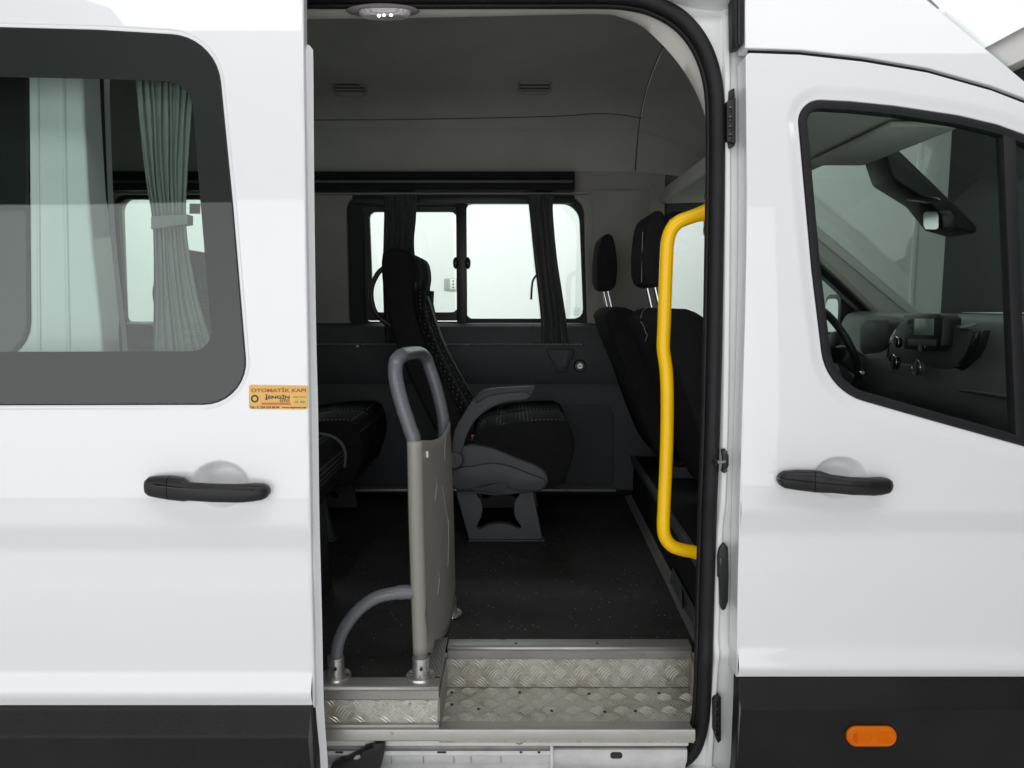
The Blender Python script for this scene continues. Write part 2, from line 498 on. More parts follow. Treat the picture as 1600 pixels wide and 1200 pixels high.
def panel(name, outer, holes, Y0, m, parent=None, thick=.03, r=.004, prof=side, extra=None, xl=(), dz=.025, bev=None, zl=None, sgn=1, zx=()):
    """bent sheet-metal panel in the plane of the body side, with holes, rounded edges and returns.
    outer/holes: (x,z) loops; bev: per hole (width, depth) of a pressed flange; extra(x,z): additional depth"""
    bev = bev or [None] * len(holes)
    def f(x, z): return Y0 + (prof(z) if prof else 0) + (extra(x, z) if extra else 0)
    def nrm(x, z):
        e = .002
        n = Vector(((f(x+e, z) - f(x-e, z)) / (2*e), -1, (f(x, z+e) - f(x, z-e)) / (2*e)))
        return n.normalized()
    inn = offset(outer, -r)
    hin = [offset(h, (b[0] if b else r)) for h, b in zip(holes, bev)]
    zs = [p.y for p in outer]; z0, z1 = min(zs), max(zs)
    if zl is None:
        zl = [z0 + dz * k for k in range(1, int((z1 - z0) / dz) + 1)] if prof else []
        zl = sorted(zl + list(zx))
    V2, Fc = sheet(inn, hin, zl, xl)
    V = []; N = []; FF = []
    for p in V2:
        V.append(Vector((p.x, f(p.x, p.y), p.y))); N.append(nrm(p.x, p.y))
    FF += Fc
    def strip(rows):
        n = len(rows[0]); b = len(V)
        for R in rows:
            for co, no in R: V.append(co); N.append(no)
        for i in range(len(rows) - 1):
            for j in range(n):
                k = (j + 1) % n
                FF.append((b+i*n+j, b+i*n+k, b+(i+1)*n+k, b+(i+1)*n+j))
    def edge(L, outward, width, depth):
        nn = onorm(L)   # points away from the loop's inside
        q = 1 if outward else -1
        rows = []; drop = 0
        if depth is not None:
            K = 8; src = offset(L, width)
            for i in range(K + 1):
                t = i / K; w = width + (r - width) * t
                Lp = offset(L, w); dd = depth * (3*t*t - 2*t*t*t); sl = depth * 6*t*(1-t) / max(1e-4, (width - r))
                row = []
                for p, o in zip(Lp, nn):
                    fn = nrm(p.x, p.y)
                    v3 = (fn + Vector((-o.x, 0, -o.y)) * sl).normalized()
                    row.append((Vector((p.x, f(p.x, p.y) + dd, p.y)), v3))
                rows.append(row)
            drop = depth
        row0 = rows
        for i in range(5):
            a = (pi / 2) * i / 4
            off_ = (-r + r * sin(a)) * q
            Lp = offset(L, off_)
            row = []
            for p, o in zip(Lp, nn):
                fn = nrm(p.x, p.y)
                v3 = (fn * cos(a) + Vector((o.x, 0, o.y)) * (q * sin(a))).normalized()
                row.append((Vector((p.x, f(p.x, p.y) + drop + r * (1 - cos(a)), p.y)), v3))
            rows.append(row)
        last = rows[-1]
        rows.append([(co + Vector((0, thick, 0)), no) for co, no in last])
        strip(rows)
    edge(outer, True, r, None)
    for h, b in zip(holes, bev):
        edge(h, False, b[0] if b else r, b[1] if b else None)
    out = []
    for fc in FF:
        a, b_, c = V[fc[0]], V[fc[1]], V[fc[2]]
        g = (b_ - a).cross(c - a)
        if len(fc) > 3: g = g + (c - a).cross(V[fc[3]] - a)
        av = Vector((0, 0, 0))
        for i in fc: av += N[i]
        out.append(fc if g.dot(av) >= 0 else fc[::-1])
    if sgn < 0:
        c_ = Y0
        V = [Vector((v.x, 2*Y0 - v.y, v.z)) for v in V]; N = [Vector((n.x, -n.y, n.z)) for n in N]; out = [fc[::-1] for fc in out]
    me = bpy.data.meshes.new(name)
    me.from_pydata([tuple(v) for v in V], [], out)
    me.shade_smooth()
    me.normals_split_custom_set_from_vertices([tuple(n) for n in N])
    o = link(name, me, m)
    if parent is not None: attach(o, parent)
    return o

def ring_panel(name, outer, inner, fy, m, parent, thick=.0015):
    """flat ring between two loops with the same count; fy(x,z) gives the depth"""
    b = MB()
    def q(p, d): return (p.x, fy(p.x, p.y) + d, p.y)
    n = len(outer)
    A = [q(p, 0) for p in outer]; B = [q(p, 0) for p in inner]
    A2 = [q(p, thick) for p in outer]; B2 = [q(p, thick) for p in inner]
    b.loft([A, B, B2, A2, A], True, False)
    return b.build(name, m, parent, 30)
def resample(L, n, start=None):
    pts = L[:]
    if start is not None:
        i0 = min(range(len(pts)), key=lambda i: (pts[i] - Vector(start)).length); pts = pts[i0:] + pts[:i0]
    d = [0]
    for i in range(len(pts)): d.append(d[-1] + (pts[(i+1) % len(pts)] - pts[i]).length)
    out = []
    for k in range(n):
        t = d[-1] * k / n; i = max(j for j in range(len(pts)) if d[j] <= t + 1e-9)
        seg = d[i+1] - d[i]
        out.append(pts[i].lerp(pts[(i+1) % len(pts)], (t - d[i]) / seg if seg > 0 else 0))
    return out
def glass_pane(name, loop, fy, m, parent, th=.004, dz=.05):
    """closed thin curved pane"""
    zs = [p.y for p in loop]; zl = [min(zs) + dz*k for k in range(1, int((max(zs)-min(zs))/dz) + 1)]
    V2, Fc = sheet(loop, [], zl, [])
    n = len(V2); V = [(p.x, fy(p.x, p.y), p.y) for p in V2] + [(p.x, fy(p.x, p.y) + th, p.y) for p in V2]
    from collections import Counter
    FF = []; cnt = {}
    for f in Fc:
        a, b, c = (Vector(V[i]) for i in f[:3])
        if (b-a).cross(c-a).y > 0: f = f[::-1]
        FF.append(f); FF.append(tuple(i + n for i in f[::-1]))
        for i in range(len(f)):
            e = (f[i], f[(i+1) % len(f)]); cnt[e] = 1
    for (a, b) in list(cnt):
        if (b, a) not in cnt: FF.append((b, a, a + n, b + n))
    me = bpy.data.meshes.new(name); me.from_pydata(V, [], FF)
    me.shade_smooth(); me.set_sharp_from_angle(angle=radians(30))
    o = link(name, me, m); attach(o, parent)
    return o

def text_mesh(txt, size, spacing=1.0, bold=0.0):
    cu = bpy.data.curves.new('t', 'FONT'); cu.body = txt; cu.size = size; cu.space_character = spacing
    cu.extrude = 0.0; cu.offset = bold; cu.resolution_u = 3
    o = bpy.data.objects.new('t', cu); C.objects.link(o)
    dg = bpy.context.evaluated_depsgraph_get()
    me = bpy.data.meshes.new_from_object(o.evaluated_get(dg))
    V = [Vector(v.co) for v in me.vertices]; Fc = [tuple(p.vertices) for p in me.polygons]
    bpy.data.objects.remove(o); bpy.data.curves.remove(cu); bpy.data.meshes.remove(me)
    return V, Fc
def put_text(mb, txt, x0, x1, y0, y1, fn, bold=0.0):
    """fit text into the 2D box and map with fn(u,v)"""
    V, Fc = text_mesh(txt, 1.0, 1.0, bold)
    ax, bx = min(v.x for v in V), max(v.x for v in V); ay, by = min(v.y for v in V), max(v.y for v in V)
    mb.add([fn(x0 + (v.x-ax)/(bx-ax)*(x1-x0), y0 + (v.y-ay)/(by-ay)*(y1-y0)) for v in V], Fc)

# ================================================================== THE SETTING (showroom round the van)
YB, XR, YF, XL, ZC = 6.5, 3.74, -2.4, -6.0, 3.5
def struct(name, mb, m): return tag(mb.build(name, m), kind='structure')
struct('ground', MB().box(XL, XR, YF, YB, -.1, 0), 'concrete_floor')
struct('wall_back', MB().box(XL, 2.45, YB, YB + .1, 0, ZC), 'wall_white')
struct('wall_back_grey', MB().box(2.45, XR, YB - .02, YB + .1, 0, ZC).box(3.46, 3.49, YB - .03, YB - .02, 0, ZC), 'wall_grey')
struct('wall_right', MB().box(XR, XR + .1, 1.0, YB, 0, ZC), 'wall_dark')
struct('wall_right_front', MB().box(XR, XR + .1, YF, 1.0, 0, ZC), 'wall_slate')
struct('wall_left', MB().box(XL - .1, XL, YF, YB, 0, ZC), 'wall_white')
struct('wall_entrance', MB().box(XL, 1.92, YF - .1, YF, 0, 3.1), 'wall_white')
struct('wall_entrance_grey', MB().box(1.92, XR, YF - .1, YF, 0, 3.1), 'wall_dark')
struct('wall_entrance_upper', MB().box(XL, XR, YF - .1, YF - .02, 3.1, ZC), 'wall_dark')
struct('ceiling', MB().box(XL, XR, 1.0, YB, ZC, ZC + .1), 'ceiling_white')
struct('ceiling_dark', MB().box(XL, XR, YF, 1.0, ZC, ZC + .1), 'ceiling_dark')
bm_ = MB().box(XR - .12, XR, 1.0, YB, 3.27, ZC).build('ceiling_beam', 'beam', None, 30, .006)
cl_ = empty('ceiling_glow_panel', (3.0, 5.4, ZC), 'glowing white panel added to brighten the ceiling above the cab', 'glow panel')  # emissive panel added to whiten this stretch of ceiling
MB().box(2.2, XR - .16, 4.2, YB - .1, ZC - .03, ZC - .001).build('glow_panel_back', 'wall_white', cl_, 30)
MB().box(2.22, XR - .18, 4.22, YB - .12, ZC - .034, ZC - .030).build('glow_panel_face', 'ceiling_glow', cl_, 30)
tag(bm_, 'pale grey beam along the top of the dark side wall', 'beam')

# mains socket on the white wall seen through the sliding pane
so = empty('wall_socket', P(704, 443, YB), 'small grey mains socket on white wall behind the far window', 'socket')
a = P(694, 435, YB - .012); b = P(714, 453, YB)
MB().box(a.x, b.x, YB - .012, YB - .001, b.z, a.z).build('plate', 'socket_grey', so, 30, .003)
c0 = P(708, 444, YB - .014)
mb = MB().box(c0.x - .026, c0.x + .024, YB - .016, YB - .012, c0.z - .045, c0.z + .045)
mb.build('outlet_insert', 'wall_white', so, 30, .002)
for dz_ in (.028, 0, -.028):
    MB().disc((c0.x, YB - .018, c0.z + dz_), (0, 1, 0), .007, .003, 10).build('outlet_hole', 'label_black', so)

# ================================================================== THE VAN
van = empty('minibus', (0, 2.75, 0), 'white minibus with its side door slid open', 'minibus')
YS, YD, YO = 1.72, 1.60, 1.79     # body side, open sliding door, door-opening flange

# ---- body side behind the sliding door (one panel: door recess and rear window cut out)
def V2(x, y): return Vector((x, y))
rear_win = xz(rnd([(-700, 40, 60), (43, 60, 30), (47, 560, 60), (-700, 600, 60)], 6, 60), YS)
# the recess touches the right edge, so the panel is a C shape
top_z = PS(600, -45, YS).z; low_z = PS(600, 1235, YS).z
cshape = [V2(-3.2, .34), V2(.532, .34), V2(.532, low_z)]
left_edge = [(172, 1190), (168, 1000), (168, 760), (164, 600), (157, 500), (146, 400), (137, 300), (131, 180), (128, 100), (128, 40), (134, 0), (150, -28), (185, -45)]
lw = [PS(x, y, YS) for x, y in left_edge]
cshape += [V2(lw[0].x + .05, low_z)] + [V2(p.x, p.z) for p in lw] + [V2(.532, top_z), V2(.532, 2.6), V2(-3.2, 2.6)]
sp = panel('side_panel', cshape, [rear_win], YS, 'paint', van, thick=.075, r=.008)
glass_pane('rear_window', offset(rear_win, -.012), lambda x, z: YS + side(z) + .006, 'glass_tint', sp)
ring_panel('window_border', resample(offset(rear_win, -.004), 120), resample(offset(rear_win, -.075), 120), lambda x, z: YS + side(z) + .0068, 'frit', sp)
# column bead lines on the rear pillar
for px0, px1, w in ((58, 62, .004), (97, 108, .005)):
    pts = [PS(px0 + (px1 - px0) * k / 10, 60 + 520 * k / 10, YS - .001) for k in range(11)]
    MB().tube(pts, w, 8).build('pillar_bead', 'paint', sp)

# ---- opening flange (white) with the big rubber seal
seal_px = [(240, -7), (500, -6), (800, -6), (940, -6), (985, -3), (1022, 6), (1058, 25), (1083, 49), (1101, 78), (1113, 112), (1119, 150), (1120.5, 200),
           (1120, 300), (1118, 420), (1115.5, 560), (1112, 700), (1108, 800), (1105, 900), (1102.5, 1000), (1100, 1080), (1095, 1135), (1080, 1175), (1048, 1195),
           (1000, 1199), (800, 1200), (600, 1201), (300, 1200), (215, 1192), (186, 1160), (180, 1080), (178, 900), (178, 760), (176, 640), (168, 520), (156, 420), (148, 320), (143, 200),
           (141, 100), (150, 40), (185, 4)]
seal_loop = [V2(p.x, p.y) for p in cat([(*q, 0) for q in seal_px], 4, True)]
sx = xz(seal_loop, YO)
hole = offset(sx, .010)
def flange_relief(x, z):
    # pressed steps running down the pillar
    if x < .40: return 0
    e = max(q.x for q in sx)
    d = x - e
    t = min(1, max(0, (d - .012) / .006)); t2 = min(1, max(0, (d - .028) / .006))
    return -.010 * t * t * (3 - 2*t) + .012 * t2 * t2 * (3 - 2*t2)
e_ = max(q.x for q in sx)
fl = panel('opening_frame', [V2(-1.12, .30), V2(.60, .30), V2(.60, 2.60), V2(-1.12, 2.60)], [hole], YO, 'paint_inner', van, thick=.10, r=.006,
           extra=flange_relief, xl=[e_ + .008 + .003 * k for k in range(11)])
sp3 = [Vector((p.x, YO + side(p.y), p.y)) for p in sx]
on = onorm(sx)
def seal_ring(prof_pts, name, m):
    loops = []
    for o, d in prof_pts: loops.append([Vector((p.x + n.x*o, YO + side(p.y) + d, p.y + n.y*o)) for p, n in zip(sx, on)])
    loops.append(loops[0])
    return MB().loft(loops, True, False).build(name, m, fl, 60)
seal_ring([(.018*cos(a), -.004 + .018*sin(a)) for a in [2*pi*k/14 for k in range(14)]], 'door_seal', 'rubber')
seal_ring([(-.019 + .006*cos(a), .012 + .010*sin(a)) for a in [2*pi*k/10 for k in range(10)]], 'seal_lip', 'rubber')

# hinge/contact fittings on the pillar
def plate_px(name, px_list, Y, dep, m, parent, bevel=.002, prof=True):
    pts = [PS(x, y, Y) if prof else P(x, y, Y) for x, y in px_list]
    return MB().prism(pts, (0, dep, 0)).build(name, m, parent, 35, bevel)
cb = plate_px('contact_block', [(1136, 158), (1150, 152), (1150, 224), (1136, 220)], YO - .026, .02, 'black_plastic', fl)
plate_px('mounting_tab', [(1140, 141), (1148, 137), (1149, 152), (1139, 157)], YO - .020, .016, 'black_plastic', fl)
plate_px('mounting_tab', [(1138, 221), (1149, 224), (1148, 228), (1140, 232)], YO - .020, .016, 'black_plastic', fl)
for y0 in (166, 181, 196, 209):
    plate_px('contact_pad', [(1139, y0), (1144, y0 - 1), (1144, y0 + 8), (1139, y0 + 8)], YO - .0285, .003, 'gloss_black', fl, .0008)
plate_px('latch_cover', [(1124, 858), (1129, 851), (1134, 850), (1138, 856), (1139, 900), (1138, 940), (1134, 952), (1129, 955), (1125, 945), (1124, 905), (1122, 903), (1122, 870)], YO - .020, .016, 'black_plastic', fl, .003)
plate_px('contact_pad', [(1124, 872), (1130, 871), (1130, 900), (1124, 901)], YO - .0225, .003, 'gloss_black', fl, .0008)
plate_px('contact_block', [(1116, 1090), (1123, 1086), (1127, 1090), (1127, 1158), (1122, 1162), (1118, 1152), (1114, 1140), (1114, 1094)], YO - .020, .016, 'black_plastic', fl, .002)
for y0 in (1097, 1112, 1128, 1142):
    plate_px('contact_pad', [(1116.5, y0), (1122, y0), (1122, y0 + 8), (1116.5, y0 + 8)], YO - .0225, .003, 'gloss_black', fl, .0008)
plate_px('striker_plate', [(1128, 703), (1133, 701), (1139, 712), (1139, 728), (1133, 740), (1128, 738), (1130, 722)], YO - .022, .012, 'black_plastic', fl, .002)
p0 = PS(1132, 721, YO - .020)
MB().tube([p0, PS(1126, 722, YO - .03), PS(1118, 722, YO - .045)], .0042, 10).build('striker_pin', 'steel', fl)
p1 = PS(1118, 722, YO - .045)
MB().disc(p1, (-1, -.6, 0), .0075, .006, 14).build('pin_head', 'black_plastic', fl)
for yy in (706, 735):
    q = PS(1133, yy, YO - .022); MB().disc(q, (0, -1, 0), .005, .003, 10).build('bolt', 'gloss_black', fl)
# upper guide channel (black)
gu = MB().prism([PS(1146, -60, YS - .004), PS(1161, -60, YS - .004), PS(1161, 70, YS - .004), PS(1150, 72, YS - .004), PS(1148, 66, YS - .004)], (0, .05, 0)).build('upper_guide', 'rubber', fl, 30, .002)
MB().prism([PS(1153, -60, YS - .010), PS(1155, -60, YS - .010), PS(1156.5, 68, YS - .010), PS(1154, 68, YS - .010)], (0, .008, 0)).build('guide_rib', 'black_plastic', fl, 30)

lg = [PS(x, y, YS + .02) for x, y in ((1046, -8), (1090, -3), (1150, -3), (1168, -8))]
lg2 = [PS(x, y, YO + .004) for x, y in ((1046, 2), (1085, 15), (1131, 20), (1150, 6))]
MB().loft([[p + Vector((0, 0, .04)) for p in lg], lg, lg2, [p + Vector((0, 0, .06)) for p in lg2]], False, False).build('header_ledge', 'paint_inner', fl, 40)
# ---- lit grey jamb trim inside the opening and the dome lamp
tr_out = [(150, 25), (200, 4), (300, -2), (473, 0), (700, -1), (930, -1), (985, 4), (1018, 13), (1050, 31), (1072, 54), (1089, 83), (1101, 116), (1107, 152), (1109, 200), (1109, 300), (1107, 500), (1101, 700), (1094, 900), (1090, 1040)]
tr_in = [(190, 60), (240, 38), (330, 33), (473, 30), (700, 27), (925, 22), (972, 28), (1004, 42), (1033, 68), (1056, 94), (1076, 123), (1092, 155), (1103, 188), (1106, 215), (1107, 310), (1105, 500), (1099.5, 700), (1092.5, 900), (1088.5, 1040)]
la = [PS(x, y, YO + .016) for x, y in tr_out]; lb = [PS(x, y, YO + .075) for x, y in tr_in]
la = cat(la, 4); lb = cat(lb, 4)
lm = [(p + q) / 2 + Vector((0, 0, -.004)) for p, q in zip(la, lb)]
lc = [q + Vector((.02 if q.x > 0 else 0, .05, .03)) for q in lb]
MB().loft([la, lm, lb, lc], False, False).build('jamb_trim', 'trim_light', fl, 60)

lam = MB()
c1 = P(598, 16, 1.90)
lamp_base = MB().ellipsoid(P(598, 17, 1.905), .092, .03, .014, 24, 8).build('dome_lamp', 'lamp_base', van)
lens_loops = []
for k, (s_, dz_) in enumerate(((1.0, .0), (.97, -.008), (.85, -.014))):
    lens_loops.append([Vector((p.x, p.y, p.z)) for p in [Vector((P(601, 14, 1.88).x + .064*s_*cos(t)*abs(cos(t))**-.35 if abs(cos(t)) > 1e-3 else P(601, 14, 1.88).x, 1.885 + .022*s_*sin(t), P(601, 14, 1.88).z - .004 + dz_)) for t in [2*pi*j/24 for j in range(24)]]])
MB().loft(lens_loops, True, True).build('lamp_lens', 'lamp_lens', lamp_base, 50)
for i, px_ in enumerate((592, 600, 611)):
    MB().ellipsoid(P(px_, 23.5 if i else 24.5, 1.868), .0042, .003, .0035, 8, 6).build('led', 'lamp_led', lamp_base)

# ---- sliding door (slid back, standing proud of the body)
dl = [(-478, -70), (474, -70), (474, 20), (475, 120), (477, 260), (479, 400), (482, 560), (484, 700), (486, 820), (489, 960), (493, 1107), (-478, 1107)]
dout = xz(rnd([(x, y, 0) for x, y in dl], 6, 60), YD)
dwin_px = rnd([(-405, 36, 70), (0, 42, 0), (150, 46, 0), (336, 57, 82), (362, 320, 0), (388, 632, 66), (-405, 634, 70)], 9, 40)
dwin = xz(dwin_px, YD)
HC = PS(345, 757, YD); FC = PS(1312, 746, YS)
def cup(cx, cz, rx, rz, dep):
    def g(x, z):
        d = sqrt(((x - cx)/rx)**2 + ((z - cz)/rz)**2)
        if d >= 1: return 0
        t = min(1, (1 - d) / .45); return dep * t * t * (3 - 2*t)
    return g
dcup = cup(HC.x, HC.z, .066, .054, .032)
sd = panel('sliding_door', dout, [dwin], YD, 'paint', van, thick=.022, r=.006, extra=dcup, dz=.009,
           xl=[HC.x - .070 + .0035*k for k in range(41)], zx=[HC.z - .056 + .0041*k for k in range(28)], bev=[(.012, .003)])
# inner door frame: the leading edge below the step
ie = [(482.5, 70), (488, 78), (489.5, 100), (491, 300), (494, 520), (497, 640), (499, 800), (503, 960), (506, 1100), (512, 1190), (514, 1260)]
pts_in = [PS(x, y, YD + .034) for x, y in ie]; pts_out = [PS(max(474, x - 13), y, YD + .016) for x, y in ie]
pts_in = cat(pts_in, 4); pts_out = cat(pts_out, 4)
back = [p + Vector((-.08, 0, 0)) for p in pts_in]; back2 = [p + Vector((-.08, 0, 0)) for p in pts_out]
mid1 = [p.lerp(q, .35) + Vector((.0015, 0, 0)) for p, q in zip(pts_out, pts_in)]
mid2 = [p.lerp(q, .45) + Vector((-.0015, 0, 0)) for p, q in zip(pts_out, pts_in)]
MB().loft([back2, pts_out, mid1, mid2, pts_in, back], False, False).build('door_edge', 'paint', sd, 35)
fyd = lambda x, z: YD + side(z) + .006
glass_pane('window_glass', offset(dwin, -.002), lambda x, z: YD + side(z) + .0045, 'glass_tint', sd)
clear_px = rnd([(-350, 118, 40), (0, 119, 0), (150, 122, 0), (297, 127, 46), (312, 320, 0), (331, 549, 30), (-350, 551, 40)], 9, 40)
clear = xz(clear_px, YD)
ring_panel('window_border', resample(offset(dwin, .003), 220, dwin[0]), resample(clear, 220, clear[0]), lambda x, z: YD + side(z) + .0052, 'frit', sd)
# etched maker's mark on the glass
mk = MB()
def on_glass(u, v):
    q = PS(u, v, YD + .0115); return (q.x, q.y, q.z)
def ell(mb, cx, cy, rx, ry, w, fn, n=28):
    L1 = [fn(cx + rx*cos(2*pi*k/n), cy + ry*sin(2*pi*k/n)) for k in range(n)]
    L2 = [fn(cx + (rx-w)*cos(2*pi*k/n), cy + (ry-w)*sin(2*pi*k/n)) for k in range(n)]
    mb.loft([L1, L2], True, False)
ell(mk, 301.5, 508, 10, 3.6, .7, on_glass)
put_text(mk, 'Ford', 296, 307, 510, 506, on_glass)
put_text(mk, 'TEMPERED', 289, 316, 516, 513.5, on_glass)
put_text(mk, 'E11 43R 00', 288, 313, 528, 523.5, on_glass)
ell(mk, 291, 526, 3, 3, .6, on_glass, 14)
mk.add([on_glass(308, 527.5), on_glass(316, 527.5), on_glass(316, 534.5), on_glass(308, 534.5)], [(0, 1, 2, 3)])
mk.build('window_mark', 'glass_print', sd)

# handles
def handle(parent, secs, Y0, name='handle', seam=None, m='black_plastic'):
    """secs: (px, py centre, half height px, outward centre m, half depth m)"""
    n = 14
    def build(part, nm):
        loops = []
        for (x, y, h, o, d) in part:
            c = PS(x, y, Y0); hh = h * Y0 / F
            L = []
            for k in range(n):
                t = 2*pi*k/n
                cx_, sx_ = cos(t), sin(t)
                L.append(Vector((c.x, c.y - o + d * (abs(cx_)**.7) * (1 if cx_ > 0 else -1), c.z + hh * (abs(sx_)**.7) * (1 if sx_ > 0 else -1))))
            loops.append(L)
        return MB().loft(loops, True, True).build(nm, m, parent, 50)
    def dense(s):
        return [tuple(v) for v in map(lambda q: q, densify(s))]
    h = build(densify(secs), name)
    return h
def densify(secs, per=4):
    out = []
    for a_, b_ in zip(secs, secs[1:]):
        for k in range(per): out.append(tuple(p + (q - p) * k / per for p, q in zip(a_, b_)))
    out.append(secs[-1]); return out
hs = [(273.5, 758.5, 19, .020, .020), (284, 759, 19, .023, .019), (296, 760, 18.5, .027, .017), (306, 762, 14.5, .032, .013), (340, 763.5, 14.5, .036, .012), (375, 764.5, 14.5, .034, .012),
      (388, 765, 14.5, .030, .015), (402, 765, 14, .022, .020), (415, 765, 12.5, .018, .018), (421, 765, 9.5, .016, .015), (424, 765, 4, .014, .010)]
handle(sd, hs, YD)
handle(sd, [(231.5, 758, 5, .010, .008), (234, 757.5, 11, .014, .013), (240, 757, 15.5, .016, .016), (255, 757.5, 17.5, .018, .018), (272.5, 758.5, 19, .020, .020)], YD, 'handle_cap')
plate_px('handle_seam', [(236, 758), (273, 762), (340, 766.5), (392, 766.5), (392, 767.5), (340, 767.6), (273, 763.2), (236, 759)], YD - .0498, .02, 'gloss_black', sd, 0)

# door cladding
def clad_prof(z0, out_=.034):
    def g(z):
        d = z0 - z
        if d < .004: t = 0
        else: t = min(1, (d - .004) / .056)
        return side(z0) - out_ * t + max(0, d - .06) * .10
    return g
ZK = .632
qL = PS(-478, 1107, YD).x; qR = PS(491, 1112, YD).x
panel('door_cladding', [V2(qL, .28), V2(qR + .006, .28), V2(qR - .001, ZK), V2(qL, ZK)], [], YD - .004, 'cladding', sd, thick=.035, r=.004, prof=clad_prof(ZK), dz=.01)
# lower roller arm
ra = plate_px('roller_arm', [(515, 1202), (540, 1190), (562, 1180), (568, 1173), (580, 1170), (586, 1163), (598, 1162), (600, 1172), (597, 1192), (590, 1215), (515, 1215)], 1.72, .03, 'black_plastic', sd, .003)
ra2 = plate_px('arm_chip', [(552, 1186), (556, 1181), (562, 1180), (563, 1184), (557, 1187)], 1.7165, .002, 'alloy_dull', sd, 0)

# ---- sticker on the sliding door
st = empty('door_sticker', PS(435, 640, YD - .001), 'small orange sticker with brown lettering beside the sliding door window', 'sticker')
def on_door(u, v, d=.0):
    q = PS(u, v, YD - .001 - d); return (q.x, q.y, q.z)
body = rnd([(389, 601, 4), (481, 602.5, 4), (480.5, 640, 4), (389, 639, 4)], 4, 8)
MB().prism([on_door(p.x, p.y) for p in body], (0, .001, 0)).build('label_plate', 'gold_label', st, 30)
fn = lambda u, v: on_door(u, v, .0006)
mb = MB(); put_text(mb, 'OTOMATİK KAPI', 392, 478, 612.9, 605.3, fn, .035); mb.build('lettering', 'label_orange', st)
mb = MB(); put_text(mb, 'ENGİN', 419, 452.5, 623.2, 616.4, fn, .03); put_text(mb, 'OTO', 437, 452.5, 628.2, 624, fn, .03)
put_text(mb, 'Tel : 0. 224 210 00 04', 390.5, 436.5, 638.2, 634.6, fn, .03); put_text(mb, 'www.enginoto.net', 440.5, 478.5, 638.6, 635.3, fn, .03)
put_text(mb, 'Opel  Ford', 458, 477, 622, 619, fn); put_text(mb, 'CE  ISO', 460, 477, 629.5, 626.5, fn)
mb.add([fn(414.5, 624.8), fn(418.2, 624.8), fn(417.4, 619.2), fn(415.6, 619.2)], [(0, 1, 2, 3)])
ell(mb, 416.4, 617.2, 1.5, 1.3, 1.2, fn, 10)
mb.build('lettering', 'label_black', st)
mb = MB(); ell(mb, 398, 623, 6.0, 6.0, 2.4, fn, 30); mb.build('emblem', 'label_black', st)
mb = MB(); mb.add([fn(408.5, 629), fn(454, 629), fn(454.5, 632.6), fn(408.5, 632.6)], [(0, 1, 2, 3)]); put_text(mb, '▸', 409, 413, 618, 615.5, fn) if False else None
mb.build('stripe', 'label_red', st)

# ---- front door
fo_px = [(1165, 82), (1250, 85), (1350, 96), (1450, 113), (1550, 141), (1620, 168), (1690, 202), (1760, 252), (1850, 330), (1905, 385), (1905, 700), (1900, 1058), (1150.5, 1058),
         (1153, 900), (1156, 780), (1160, 640), (1164, 500), (1166, 400), (1167, 300), (1166, 180)]
fout = xz(rnd([(x, y, 0 if i else 8) for i, (x, y) in enumerate(fo_px)], 5, 50), YS)
fwin_px = rnd([(1246, 153, 34), (1330, 157, 0), (1400, 164, 0), (1500, 179, 0), (1560, 193, 0), (1610, 211, 0), (1700, 260, 0), (1800, 338, 0), (1868, 405, 20), (1880, 776, 40), (1600, 697, 0), (1450, 655, 0), (1293, 610, 92), (1270, 420, 0)], 9, 30)
fwin = xz(fwin_px, YS)
fcup = cup(FC.x, FC.z, .066, .052, .032)
fd = panel('front_door', fout, [fwin], YS, 'paint', van, thick=.06, r=.003, extra=fcup, dz=.009, xl=[FC.x - .070 + .0035*k for k in range(41)], zx=[FC.z - .056 + .0041*k for k in range(28)], bev=[(.034, .007)])
frub = offset(fwin, -.022)
fz = lambda x, z: YS + side(z)
n_ = len(fwin)
L0 = [Vector((p.x, fz(p.x, p.y) + .012, p.y)) for p in offset(fwin, .001)]
L1 = [Vector((p.x, fz(p.x, p.y) + .003, p.y)) for p in offset(fwin, -.003)]
L2 = [Vector((p.x, fz(p.x, p.y) + .002, p.y)) for p in offset(fwin, -.012)]
L3 = [Vector((p.x, fz(p.x, p.y) + .005, p.y)) for p in offset(fwin, -.020)]
L4 = [Vector((p.x, fz(p.x, p.y) + .030, p.y)) for p in offset(fwin, -.022)]
L5 = [Vector((p.x, fz(p.x, p.y) + .030, p.y)) for p in offset(fwin, .001)]
MB().loft([L0, L1, L2, L3, L4, L5, L0], True, False).build('window_seal', 'rubber', fd, 45)
glass_pane('window_glass', offset(fwin, -.019), lambda x, z: fz(x, z) + .016, 'glass_front', fd)
plate_px('divider_bar', [(1567, 201), (1588, 208), (1606, 696), (1588, 691)], YS + .004, .03, 'rubber', fd, .003)
fh = [(1264.5, 748.5, 17.5, .020, .019), (1276, 749, 17, .024, .018), (1290, 751, 14.5, .030, .014), (1320, 753.5, 14, .036, .012), (1345, 754.5, 14, .034, .013), (1355, 755.5, 14.5, .028, .016), (1370, 756, 14, .020, .018), (1381, 756, 12, .018, .016), (1386, 756, 9, .015, .013), (1388.5, 756, 4, .013, .010)]
handle(fd, fh, YS)
handle(fd, [(1212.5, 747, 4, .010, .008), (1215, 746.5, 9.5, .014, .013), (1221, 746.5, 13.5, .016, .016), (1240, 747, 16, .018, .018), (1263.5, 748.3, 17.3, .020, .019)], YS, 'handle_cap')
plate_px('handle_seam', [(1217, 748.5), (1265, 753.5), (1320, 758), (1358, 759.5), (1358, 760.5), (1320, 759), (1265, 754.5), (1217, 749.5)], YS - .0495, .02, 'gloss_black', fd, 0)
qa = PS(1150, 1063, YS).x; qb = PS(1139, 1200, YS).x
